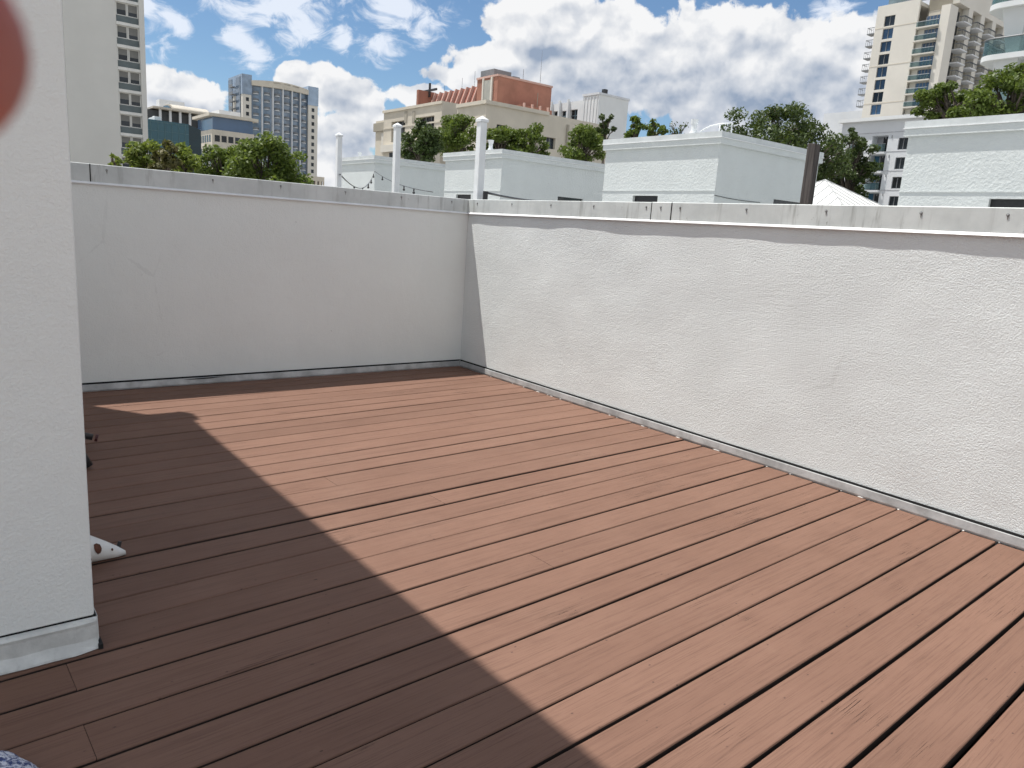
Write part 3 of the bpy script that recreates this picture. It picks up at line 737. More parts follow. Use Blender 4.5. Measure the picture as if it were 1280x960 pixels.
tree('oak_tree', 'large dark oak with visible limbs behind the largest bulkhead', 976, 199, 40, 4.2, 2.6, 'leaf_dark', 17000, 0.092, 16, 120, ry=2.8, limb=0.030, spread=0.175)
tree('oak_tree', 'lower dark tree in front of the grey apartment block', 1064, 212, 43, 1.25, 2.2, 'leaf_dark', 5200, 0.092, 17, 40, limb=0.05, spread=0.22)
tree('leafy_tree', 'bushy green tree over the right bulkhead, below the cream tower', 1192, 132, 40, 1.75, 1.05, 'leaf_mid', 7500, 0.09, 18, 34)
tree('leafy_tree', 'green tree in front of the rounded balconies at the right edge', 1268, 124, 36, 1.5, 1.3, 'leaf_mid', 7000, 0.085, 19, 32)

# ------------------------------------------------------------------ the city
def building(name, label, loc, group=None, cat='building'): return thing(name, label, cat, (loc[0], loc[1], GROUND), group)
def Z(z): return z-GROUND

def left_tower():
    Y = 88.0
    xl = on_y(74, 100, Y)[0]-22; xs = on_y(83, 100, Y)[0]; xa = on_y(148.6, 112, Y)[0]; xb = on_y(176.3, 112, Y)[0]; xr = on_y(182.6, 112, Y)[0]
    t = building('apartment_tower', 'tall plain white tower at the left with one column of windows', (xs, Y))
    H = 60; W = xr-xs; a0, a1 = xa-xs, xb-xs
    z0 = Z(on_y(152, 27.5, Y)[1]); pit = (on_y(152, 27.5, Y)[1]-on_y(157, 193, Y)[1])/6.0
    zs = [z0+pit*k for k in range(-9, 11)]
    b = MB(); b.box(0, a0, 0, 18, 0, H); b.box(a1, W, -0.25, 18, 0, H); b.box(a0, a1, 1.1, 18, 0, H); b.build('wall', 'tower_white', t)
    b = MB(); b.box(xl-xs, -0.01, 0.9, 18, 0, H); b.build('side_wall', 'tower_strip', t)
    zc = Z(on_y(77.5, 97, Y)[1]); xc = on_y(77.3, 97, Y)[0]-xs
    b = MB(); b.box(xc-0.12, xc+0.12, 0.86, 0.899, zc-1.6, zc+1.6); b.build('vent_slot', 'metal_dark', t)
    b = MB(); b.box(a0, a1, -0.12, 1.1, -0.30, 0.0); sl = b.build('floor_slab', 'slab_white', t)
    b = MB(); b.box(a0, a1, 0.16, 0.28, 0.001, pit*0.30); sp = b.build('spandrel', 'spandrel', t)
    wn = []
    for k, (u0, u1) in enumerate(((a0+0.02, (a0+a1)/2-0.02), ((a0+a1)/2+0.02, a1-0.02))):
        b = MB(); zb, zt = pit*0.30, pit-0.31
        b.box(u0, u0+0.09, 0.14, 0.24, zb, zt); b.box(u1-0.09, u1, 0.14, 0.24, zb, zt); b.box(u0+.09, u1-.09, 0.14, 0.24, zt-0.08, zt); b.box(u0+.09, u1-.09, 0.14, 0.24, zb, zb+0.07)
        fr_ = b.build('window', 'slab_white', t)
        b = MB(); b.box(u0+.09, u1-.09, 0.19, 0.21, zb+.07, zt-.08); b.build('pane', 'glass_dark', fr_)
        b = MB(); b.box(u0+.09, u1-.09, 0.172, 0.188, zt-0.08-(0.75 if k else 0.62), zt-0.081); b.build('blind', 'blind', fr_)
        wn.append(fr_)
    for i, z in enumerate(zs):
        for pr in [sl, sp]+wn:
            (pr if i == 0 else inst(pr, (0, 0, 0), t)).location = (0, 0, z)
left_tower()

def teal():
    Y = 185.0
    x0 = on_y(180, 175, Y)[0]; x1 = on_y(236, 165, Y)[0]; x2 = on_y(251.5, 180, Y)[0]
    zt = Z(on_y(215, 152.5, Y)[1]); zt2 = Z(on_y(251, 163, Y)[1])
    t = building('glass_office', 'teal glass office block with a fine grid below the vaulted roof', (x0, Y))
    W = x1-x0; W2 = x2-x0
    b = MB(); b.box(0, W, 0, 25, 0, zt); b.build('curtain_wall', 'glass_teal', t)
    b = MB(); b.add([(W+.001, 0, 0), (W2, 0.0, 0), (W2, 25, 0), (W+.001, 25, 0), (W+.001, 0, zt-0.05), (W2, 0, zt2), (W2, 25, zt2), (W+.001, 25, zt-0.05)], [(0, 3, 2, 1), (4, 5, 6, 7), (0, 1, 5, 4), (1, 2, 6, 5), (2, 3, 7, 6), (3, 0, 4, 7)])
    b.build('sloped_wing', 'glass_teal', t)
    b = MB()
    k = 0
    while k*1.5 < W: b.box(k*1.5-0.06, k*1.5+0.06, -0.10, -0.002, 0, zt-0.2); k += 1
    k = 0
    while k*1.9 < zt: b.box(0, W, -0.08, -0.001, k*1.9-0.05, k*1.9+0.05); k += 1
    b.build('mullion_grid', 'mull', t)
    xa = on_y(196, 150, Y)[0]-x0; xb = on_y(204, 150, Y)[0]-x0
    b = MB(); b.box(xa, xb, 2, 8, zt, zt+1.0); b.ball(((xa+xb)/2, 5, zt+0.9), (xb-xa)/2*.9, 10, 6, (1, 1, 0.7)); b.build('roof_unit', 'white_bldg', t)
teal()

def vaulted():
    Y = 270.0
    X = lambda px, py: on_y(px, py, Y)[0]
    x0 = X(170, 140); x1 = X(258, 140)
    t = building('office_tower', 'dark office tower with columns under a slab and a vaulted tan roof', (x0, Y))
    za = Z(on_y(215, 136, Y)[1])
    W = x1-x0
    b = MB(); b.box(1, W-1, 1.5, 30, 0, za-1); b.build('wall', 'dark_bldg', t)
    xs = X(190, 135)-x0
    b = MB(); b.box(xs, W+1.5, -1.5, 31, za-0.6, za); b.box(-2, xs-2, -0.5, 30, za-6.2, za-5.6); b.build('roof_slab', 'roof_tan', t)
    b = MB(); b.box(-0.35, 0.35, -0.7, 0, 0, za-0.6); c = b.build('column', 'concrete_grey', t)
    k = 0; x = xs+2.5
    while x < W:
        (c if k == 0 else inst(c, (0, 0, 0), t)).location = (x, 0.6, 0); k += 1; x += 3.1
    # vault: arch along x seen from its left end, ridge runs to the right
    xa = X(209, 134)-x0; xb = X(263, 140)-x0; zb = za+0.01; zh = Z(on_y(213, 126.5, Y)[1])-za
    pts = []
    for i in range(13):
        a = math.pi*i/12; pts.append((10-9*math.cos(a), zb+zh*math.sin(a)))
    b = MB(); b.prism(pts[::-1], 'x', xa+2, xb); b.build('vaulted_roof', 'roof_tan', t, smooth=False)
    b = MB(); b.prism([(p[0]*0.8+2, zb+(p[1]-zb)*0.8) for p in pts][::-1], 'x', xa+1.6, xa+1.99); b.build('vault_window', 'glass_dark', t)
    xa = X(217, 125)-x0; xb = X(250, 130)-x0
    b = MB(); zt = Z(on_y(230, 125, Y)[1]); b.box(xa, xb, 19.2, 24, zb-0.5, zt+1.6); b.build('plant_screen', 'concrete_grey', t)
vaulted()

def facade_windows(parent, face, a0, a1, z0, z1, na, nz, fw, fh, glass_m, d=0.03, mat_frame=None, limit=100):
    """a column and row grid of windows, each one a part"""
    pa, pz = (a1-a0)/na, (z1-z0)/nz
    b = MB(); b.pan(face, -pa*fw/2, pa*fw/2, -pz*fh/2, pz*fh/2, 0.002, d)
    pr = b.build('window', glass_m, parent); k = 0
    for j in range(nz-1, -1, -1):
        for i in range(na):
            if k >= limit: return
            a = a0+pa*(i+.5); z = z0+pz*(j+.5)
            loc = (a, 0, z) if face == 'y' else (0, a, z)
            (pr if k == 0 else inst(pr, (0, 0, 0), parent)).location = loc; k += 1

def office():
    Y = 225.0
    xc, _ = on_y(265, 170, Y); xr = on_y(292, 170, Y)[0]; zt = Z(on_y(266, 141.5, Y)[1])
    yb = on_x(246, 170, xc)[0]
    t = building('office_block', 'beige office block with a blue glass top storey left of the condominium tower', (xc, Y))
    W, D = xr-xc+6, min(yb-Y, 40.0)
    zg = zt-4.4
    b = MB(); b.box(0, W, 0, D, 0, zg); b.build('wall', 'beige', t)
    b = MB(); b.box(0.3, W-.3, 0.3, D-.3, zg, zt-0.8); b.build('glass_storey', 'glass_blue', t)
    b = MB(); b.box(-1.0, W+1, -1.0, D+1, zt-0.8, zt); b.build('roof_slab', 'beige', t)
    b = MB(); b.box(3, W-3, 3, D-3, zt, zt+1.6); b.build('plant_room', 'concrete_grey', t)
    facade_windows(t, 'y', 0.5, W, zg-22, zg-0.6, 6, 6, 0.75, 0.5, 'glass_dark')
    facade_windows(t, 'x', 1, D-1, zg-22, zg-0.6, 6, 6, 0.7, 0.55, 'glass_dark')
office()

def condo():
    Y = 340.0
    X = lambda px, py: on_y(px, py, Y)[0]
    xc = X(303.5, 170); x1 = X(314.5, 170); x2 = X(385, 170); x3 = X(396.8, 170)
    yb = on_x(287, 170, xc)[0]; D = min(yb-Y, 60)
    zpl = Z(on_y(304, 92, Y)[1]); zpr = Z(on_y(391, 108.5, Y)[1]); zbl = Z(on_y(309, 118, Y)[1]); zbr = Z(on_y(391, 132, Y)[1])
    zm = Z(on_y(320, 105, Y)[1])
    t = building('condominium_tower', 'tall blue glass condominium tower with beige piers and an arched roof line', (xc, Y))
    a1, a2, a3 = x1-xc, x2-xc, x3-xc
    b = MB(); b.box(0, a1, 0, D, 0, zbl); b.box(a2, a3, 0, D, 0, zbr); b.build('pier', 'cream', t)
    b = MB(); b.box(-0.2, a1+0.2, -0.2, D+.3, zbl, zpl); b.build('glass_corner_top', 'glass_condo', t)
    b = MB(); b.box(a2-.2, a3+0.2, -0.2, D*.7, zbr, zpr); b.build('glass_corner_top', 'glass_condo', t)
    b = MB(); b.box(a1-1, a2+.5, -0.5, 0.0-.21, zpl, zpl+0.01)
    # main facade: gentle bow towards the street
    ncol = 6; nfl = 22; W = a2-a1; fh = (zm-(zm-nfl*3.05))/nfl
    bow = lambda f: -3.2*math.sin(math.pi*f)
    b = MB(); pts = [(a1+W*i/24, 1.2+bow(i/24)) for i in range(25)]
    b.prism(pts+[(a2, D), (a1, D)], 'z', 0, zm); b.build('glass_facade', 'glass_condo', t)
    for i in range(ncol+1):
        f = i/ncol; x = a1+W*f; w = 0.45
        if 0 < i < ncol:
            b = MB(); b.box(x-w/2, x+w/2, bow(f)-0.1, bow(f)+1.6, 0, zm+1); b.build('mullion_pier', 'concrete_grey', t)
    b = MB(); cw = W/ncol; n = 8
    ring = [(-cw*0.30+cw*0.6*i/n, -1.1*math.sin(math.pi*i/n)) for i in range(n+1)]
    b.prism([(-cw*0.30, 0.9)]+ring+[(cw*0.30, 0.9)], 'z', 0, 0.3)
    pr = b.build('balcony', 'concrete_grey', t)
    b = MB(); b.prism([(p[0]*1.0, p[1]*1.0-0.02) for p in ring]+[(p[0]*0.98, p[1]*0.98+0.06) for p in ring[::-1]], 'z', 0.301, 1.2); b.build('railing', 'rail', pr)
    k = 0
    for j in range(16):
        for i in range(ncol):
            f = (i+.5)/ncol
            (pr if k == 0 else inst(pr, (0, 0, 0), t)).location = (a1+W*f, bow(f)+1.1, zm-4.2-fh*j); k += 1
    # arched roof band with openings
    b = MB(); N = 24
    zr = lambda f: zm+1.2+0.8*math.sin(math.pi*min(1, max(0, f)))**0.8
    for i in range(N):
        f0, f1 = i/N, (i+1)/N; xA, xB = a1+W*f0, a1+W*f1; yA, yB = bow(f0)-0.4, bow(f1)-0.4; zA, zB = zr(f0), zr(f1)
        def seg(zl0, zl1, zh0, zh1): b.add([(xA, yA, zl0), (xB, yB, zl1), (xB, yB+1.5, zl1), (xA, yA+1.5, zl0), (xA, yA, zh0), (xB, yB, zh1), (xB, yB+1.5, zh1), (xA, yA+1.5, zh0)], [(0, 3, 2, 1), (4, 5, 6, 7), (0, 1, 5, 4), (2, 3, 7, 6), (1, 2, 6, 5), (3, 0, 4, 7)])
        if 8 <= i <= 18 and i not in (11, 15): seg(zA-0.9, zB-0.9, zA, zB); seg(zm-0.8, zm-0.8, zm+1.4, zm+1.4)
        else: seg(zm-0.8, zm-0.8, zA, zB)
    b.build('arched_parapet', 'beige', t)
    # left side: glass with small balconies, and windows in the piers
    b = MB(); b.box(-0.4, -0.02, D*.12, D*.42, 0, zpl-1); b.box(-0.4, -0.02, D*.72, D-.1, 0, zpl-1); b.build('side_glass', 'glass_condo', t)
    b = MB(); b.box(-1.9, -0.45, -D*.13, D*.13, 0, 0.25); b.box(-1.9, -1.8, -D*.13, D*.13, 0.25, 1.2); sb_ = b.build('side_balcony', 'rail', t)
    for j in range(18): (sb_ if j == 0 else inst(sb_, (0, 0, 0), t)).location = (0, D*.55, zpl-5-3.05*j)
    b = MB(); b.pan('y', -0.65, 0.65, -0.8, 0.8, 0.002, 0.06); pw = b.build('pier_window', 'glass_dark', t); k = 0
    for j in range(16):
        for xx, zz in ((a1*0.55, zbl), ((a2+a3)/2, zbr)):
            (pw if k == 0 else inst(pw, (0, 0, 0), t)).location = (xx, 0, zz-2-3.05*j); k += 1
    b = MB(); b.box(0, a3, 5, D-5, zpl-1.0 if False else zm, zm+1.0); b.build('roof', 'roof_tan', t)
condo()

def low_beige():
    Y = 260.0
    x0 = on_y(360, 222, Y)[0]; x1 = on_y(405.5, 222, Y)[0]; zt = Z(on_y(385, 219.5, Y)[1])
    t = building('parking_block', 'low beige block with a row of small square windows at the tower foot', (x0, Y))
    W = x1-x0; hs = []
    n = 9; 
    for r in range(2):
        for i in range(n): hs.append((W*(i+.25)/n, W*(i+.75)/n, zt-3.2-3.6*r, zt-1.6-3.6*r))
    b = MB(); b.holes('y', 0, W, 0, zt, 0.6, hs); b.box(0, W, 3, 20, 0, zt-.5); b.build('wall', 'beige', t)
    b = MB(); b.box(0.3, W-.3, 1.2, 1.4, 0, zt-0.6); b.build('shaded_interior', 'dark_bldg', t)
low_beige()

def beige_complex():
    # front block A (sunlit side faces left), block B to its right
    cA = at(553, 126, 74.0); XA, YA = cA[0], cA[1]; zA = Z(cA[2])
    y_end = on_x(480, 140, XA)[0]; D = y_end-YA
    t = building('civic_building', 'beige flat roofed building with tall dark windows behind the white posts', (XA, YA))
    hs = []
    def rc(pxa, pya, pxb, pyb):
        ya, za = on_x(pxa, pya, XA); yb, zb = on_x(pxb, pyb, XA); return (min(ya, yb)-YA, max(ya, yb)-YA, Z(min(za, zb)), Z(max(za, zb)))
    w1 = rc(489.5, 152.5, 505.5, 176); w2 = rc(523, 147, 542, 168)
    b = MB(); b.holes('x', 0, D, 0, zA, 0.5, [w1, w2]); b.box(0.5, 7, 0, 0.5, 0, zA); b.box(0.5, 30, D-.5, D, 0, zA); b.box(0.5, 30, 0.5, D-.5, zA-1.2, zA-0.6)
    b.build('wall', 'beige', t)
    b = MB(); b.pan('x', -0.12, D+.1, zA-.25, zA, 0.002, 0.14); b.pan('x', 0, D, zA-1.9, zA-1.75, 0.002, 0.05); b.build('roof_band', 'beige', t)
    for w in (w1, w2):
        b = MB(); b.pan('x', w[0], w[1], w[2], w[3], -0.45, -0.38); wo = b.build('window', 'glass_dark', t)
        b = MB()
        for k in (1, 2): b.pan('x', w[0]+(w[1]-w[0])*k/3-.05, w[0]+(w[1]-w[0])*k/3+.05, w[2], w[3], -0.379, -0.28)
        b.pan('x', w[0], w[1], w[2]+(w[3]-w[2])*.7-.05, w[2]+(w[3]-w[2])*.7+.05, -0.379, -0.30); b.build('frame', 'rail', wo)
    for px in (507.5, 517.3):
        q = rc(px-1.3, 139.5, px+1.3, 153); b = MB(); b.pan('x', q[0], q[1], q[2], q[3], 0.01, 0.06); b.build('slot', 'beige_dark', t)
    q = rc(480, 182, 500, 189); b = MB(); b.pan('x', -0.3, D, q[2], q[3], 0.01, 0.3); b.build('string_course', 'cream', t)
    q = rc(487, 191, 496, 197); b = MB(); b.pan('x', q[0], q[1], q[2], q[3], 0.01, 0.04); b.build('window', 'glass_dark', t)
    # low wing to the left of A
    yw = on_x(463.5, 160, XA)[0]-YA; zw = Z(on_x(472, 149.5, XA)[1]) 
    b = MB(); b.box(0.6, 14, D+.01, yw, 0, zw); b.build('wing', 'beige', t)
    b = MB(); b.box(0.4, 14.2, D+.01, yw+.2, zw-1.1, zw-0.25); b.build('wing_band', 'beige_dark', t)
    q = (on_x(478.5, 178, XA)[0]-YA, on_x(471, 178, XA)[0]-YA, Z(on_x(475, 188, XA)[1]), Z(on_x(475, 165, XA)[1]))
    b = MB(); b.box(0.52, 0.598, min(q[:2]), max(q[:2]), q[2], q[3]); b.build('wing_panel', 'cream', t)
    # recessed link between the blocks
    x4 = on_y(578, 140, YA+3)[0]-XA
    b = MB(); b.box(7.01, 7.01+max(3.0, x4), 3, 14, 0, zA-0.4); b.box(2.2, 4.4, -0.4, -0.001, 0, zA-0.5); b.build('link_wall', 'beige', t)
    # block B
    cB = at(608, 129.7, 66.0); XB_, YB = cB[0]-XA, cB[1]-YA; zB = Z(cB[2])
    yl = on_x(572, 133, cB[0])[0]-YA
    xr = on_y(684, 146, cB[1])[0]-XA; xr2 = on_y(760, 160, cB[1])[0]-XA; zB2 = Z(on_y(702, 146, cB[1])[1])
    def rb(pxa, pya, pxb, pyb):
        xa, za = on_y(pxa, pya, cB[1]); xb, zb = on_y(pxb, pyb, cB[1]); return (min(xa, xb)-XA, max(xa, xb)-XA, Z(min(za, zb)), Z(max(za, zb)))
    ws = [rb(621, 155, 633, 167), rb(658, 161, 663, 170), rb(683, 171, 693.5, 187), rb(715, 168, 726, 182)]
    b = MB(); S = MB()
    hs = ws
    for a0, a1, zt in ((XB_, xr, zB), (xr, xr2, zB2)):
        tmp = MB(); tmp.holes('y', a0, a1, 0, zt, 0.5, [h for h in hs if a0 < h[0] < a1]); b.add([(v[0], v[1]+YB, v[2]) for v in tmp.v], tmp.f)
    b.box(XB_, XB_+.5, YB+.5, yl, 0, zB); b.box(XB_+.5, xr, YB+.5, yl, zB-1.0, zB-.4); b.build('wing', 'beige', t)
    b = MB(); b.box(XB_-.18, xr+.1, YB-.18, yl, zB, zB+.3); b.build('coping', 'beige', t)
    for w in ws:
        b = MB(); b.box(w[0], w[1], YB+.3, YB+.36, w[2], w[3]); wo = b.build('window', 'glass_dark', t)
        b = MB(); m = (w[0]+w[1])/2; b.box(m-.06, m+.06, YB+.22, YB+.299, w[2], w[3]); b.build('frame', 'rail', wo)
    xd = on_y(709, 160, cB[1])[0]-XA
    b = MB(); b.tube([(xd, YB-.12, 0), (xd, YB-.12, zB2-.6)], 0.1, 8); b.build('downpipe', 'beige_dark', t)
beige_complex()

def terracotta():
    c = at(622.7, 95, 100.0); X0, Y0 = c[0], c[1]; zt = Z(c[2])
    D = on_x(596.5, 105, X0)[0]-Y0; W = on_y(689, 120, Y0)[0]-X0
    t = building('terracotta_building', 'terracotta clad block with sloping fins and a cross beside it', (X0, Y0))
    b = MB(); b.box(0, W, 0, D, 0, zt); b.build('block', 'terra', t)
    b = MB(); b.box(-.1, W+.1, -.1, D+.1, zt+.002, zt+.25); b.build('coping', 'terra_light', t)
    y1 = on_x(604.5, 110, X0)[0]-Y0; y0 = on_x(615.5, 110, X0)[0]-Y0
    b = MB(); b.box(-.14, -.002, y0+.2, y1-.2, 0, zt-.3); b.build('louvre_panel', 'grey_panel', t)
    b = MB(); b.box(-.2, -.002, y0-.1, y0+.19, 0, zt); b.box(-.2, -.002, y1-.19, y1+.1, 0, zt); b.build('panel_trim', 'cream', t)
    x0 = on_y(634, 100, Y0)[0]-X0; x1 = on_y(664, 103, Y0)[0]-X0
    b = MB(); b.box(x0, x1*.8, 3, 6, zt+.25, zt+1.5); b.box(x1*.8, x1, 2.5, 5, zt+.25, zt+1.0); b.build('roof_unit', 'rail', t)
    b = MB(); b.tube([(W*.62, 2, zt+.2), (W*.62, 2, zt+2.0)], .03, 6); b.tube([(W*.86, 1, zt), (W*.86, 1, zt+4.6)], [.035, .012], 6); b.build('antenna', 'rail', t)
    b = MB(); b.box(W*.34-.05, W*.34+.05, -.06, -.002, zt-9, zt-4.5); b.tube([(W*.23, -.1, zt-6), (W*.23, -.1, zt-3.6)], .05, 6); b.box(W*.74-.04, W*.74+.04, -.04, -.002, zt-12, zt-1); b.build('wall_conduit', 'beige_dark', t)
    # low front skirt with upright fins
    xs = on_y(650, 140, Y0-2.5)[0]-X0; xe = on_y(689.5, 145, Y0-2.5)[0]-X0; zs = Z(on_y(668, 134, Y0-2.5)[1])
    b = MB(); b.box(xs, xe, -2.5, -.01, 0, zs); b.build('low_wing', 'terra', t)
    b = MB(); b.box(-.09, .09, -.3, 0, 0, zs+.25); f = b.build('upright_fin', 'terra_light', t)
    for k in range(4): (f if k == 0 else inst(f, (0, 0, 0), t)).location = (xs+(xe-xs)*(k+.35)/4, -2.51, 0)
    # sloping glazed roof with raking fins, runs away to the left of the block
    De = on_x(536, 115, X0)[0]-Y0; n = 9
    zl = zt-5.4; zh = Z(on_x(570, 113.5, X0+1.0)[1])
    b = MB(); b.prism([(-1.6, 0), (4, 0), (4, zh), (0.9, zh), (-1.6, zl-1.6)], 'y', D+.01, De); b.build('sloping_roof', 'terra_dark', t)
    b = MB(); 
    b.add([(-2.1, -.08, zl-1.9), (-2.1, .08, zl-1.9), (0.5, .08, zh+.1), (0.5, -.08, zh+.1), (-1.5, -.08, zl-1.6), (-1.5, .08, zl-1.6), (1.0, .08, zh+.05), (1.0, -.08, zh+.05)],
          [(0, 1, 2, 3), (4, 7, 6, 5), (0, 4, 5, 1), (3, 2, 6, 7), (1, 5, 6, 2), (0, 3, 7, 4)])
    f = b.build('raking_fin', 'terra_light', t)
    for k in range(n): (f if k == 0 else inst(f, (0, 0, 0), t)).location = (0, D+(De-D)*(k+.4)/n, 0)
    b = MB(); b.box(-1.7, 1.2, De, De+.5, 0, zh+.3); b.build('end_wall', 'terra', t)
    # cross
    p = on_x(537.5, 104, X0); q = on_x(546, 115, X0)
    yc = p[0]-Y0; zc = Z(p[1])
    b = MB(); b.box(-.12, .12, yc-.12, yc+.12, zh-.5, zc); za = Z(on_x(537.5, 113, X0)[1])
    hw = abs(on_x(528, 112, X0)[0]-on_x(547, 114, X0)[0])/2*.9
    b.box(-.1, .1, yc-hw, yc-.121, za-.14, za+.14); b.box(-.1, .1, yc+.121, yc+hw, za-.14, za+.14); b.build('cross', 'metal_dark', t)
    b = MB()
    for k, yy in enumerate((yc-2.5, yc-7, yc-10, yc-12.5)): b.tube([(0.9, yy, zh), (0.9, yy, zh+1.0+.5*(k % 3))], .022, 6)
    b.build('roof_mast', 'rail', t)
terracotta()

def white_block():
    c = at(749, 118, 112.0); X0, Y0 = c[0], c[1]; zt = Z(c[2])
    D = on_x(729.5, 120, X0)[0]-Y0; W = on_y(785, 135, Y0)[0]-X0
    t = building('white_block', 'white windowless box with a lower wing of dark windows beside the terracotta block', (X0, Y0))
    b = MB(); b.box(0, W, 0, D, 0, zt); b.build('block', 'white_bldg', t)
    b = MB(); b.box(-.12, W+.12, -.12, D+.12, zt+.002, zt+.3); b.build('coping', 'concrete_grey', t)
    b = MB(); b.box(1.4, 2.0, 0.4, 1.0, zt+.3, zt+1.0); b.build('roof_vent', 'metal_dark', t)
    b = MB()
    for k in range(5): b.box(-.08, -.002, D*(k+.5)/5-.06, D*(k+.5)/5+.06, zt-9, zt-.2)
    b.build('wall_rib', 'white_bldg', t)
    De = on_x(687, 135, X0)[0]-Y0; zw = Z(on_x(705, 128.5, X0)[1])
    wins = []
    for pa, pb, pt, pbm in ((691, 699, 139, 158), (701, 710, 138.5, 150), (712, 721.5, 137, 150)):
        ya = on_x(pa, 145, X0)[0]-Y0; yb = on_x(pb, 145, X0)[0]-Y0; wins.append((yb, ya, Z(on_x((pa+pb)/2, pbm, X0)[1]), Z(on_x((pa+pb)/2, pt, X0)[1])))
    b = MB(); b.holes('x', D+.01, De, 0, zw, .6, wins); b.box(.6, W*.8, De-.5, De, 0, zw); b.box(.6, W*.8, D+.01, De-.5, zw-.8, zw-.3); b.build('wing', 'white_bldg', t)
    for w in wins:
        b = MB(); b.pan('x', w[0], w[1], w[2], w[3], -.5, -.42); wo = b.build('window', 'glass_dark', t)
        b = MB(); m = (w[0]+w[1])/2; b.pan('x', m-.06, m+.06, w[2], w[3], -.419, -.3); z = w[2]+(w[3]-w[2])*.45; b.pan('x', w[0], w[1], z-.06, z+.06, -.418, -.31); b.build('frame', 'glass_pale', wo)
    b = MB(); b.pan('x', -.14, .14, 0, zw+.35, .002, .35); f = b.build('upright_fin', 'white_bldg', t)
    for k, px in enumerate((690, 700.2, 711)): (f if k == 0 else inst(f, (0, 0, 0), t)).location = (0, on_x(px, 140, X0)[0]-Y0, 0)
white_block()

def pavilion():
    a = at(1031.5, 225, 32.0); e = at(1097, 254, 16.2)
    t = thing('roof_pavilion', 'white standing seam pyramid roof of a pavilion right of the brown post', 'pavilion', (a[0], a[1], -0.3))
    zt = a[2]+.3; ze = zt-1.17; h = 2.2
    b = MB(); b.add([(-h, -h, ze), (h, -h, ze), (h, h, ze), (-h, h, ze), (0, 0, zt), (-h, -h, ze-.05), (h, -h, ze-.05), (h, h, ze-.05), (-h, h, ze-.05)],
                    [(0, 1, 4), (1, 2, 4), (2, 3, 4), (3, 0, 4), (0, 5, 6, 1), (1, 6, 7, 2), (2, 7, 8, 3), (3, 8, 5, 0), (8, 7, 6, 5)])
    rf = b.build('roof', 'seam_roof', t)
    b = MB(); sl = (zt-ze)/h
    for k in range(-4, 5):
        s = k*h/4.6; top = abs(s)
        for q in range(4):
            def rot(x, y):
                for _ in range(q): x, y = -y, x
                return x, y
            x0, y0 = rot(s, -h); x1, y1 = rot(s, -top-.01)
            b.tube([(x0, y0, ze+.012), (x1, y1, zt-sl*(top+.01)+.012)], .02, 4)
    for q in range(4):
        x, y = [(h, h), (-h, h), (-h, -h), (h, -h)][q]; b.tube([(x, y, ze+.01), (0, 0, zt+.012)], .022, 5)
    b.build('seam', 'roof_fascia', rf)
    b = MB(); b.box(-h+.1, h-.1, -h+.1, h-.1, ze-.36, ze-.051); b.build('fascia', 'roof_fascia', t)
    b = MB(); b.box(-.06, .06, -.06, .06, 0, ze-.361); p = b.build('leg', 'white_paint', t)
    for i, (x, y) in enumerate(((1, 1), (-1, 1), (-1, -1), (1, -1))): (p if i == 0 else inst(p, (0, 0, 0), t)).location = (x*(h-.2), y*(h-.2), 0)
pavilion()

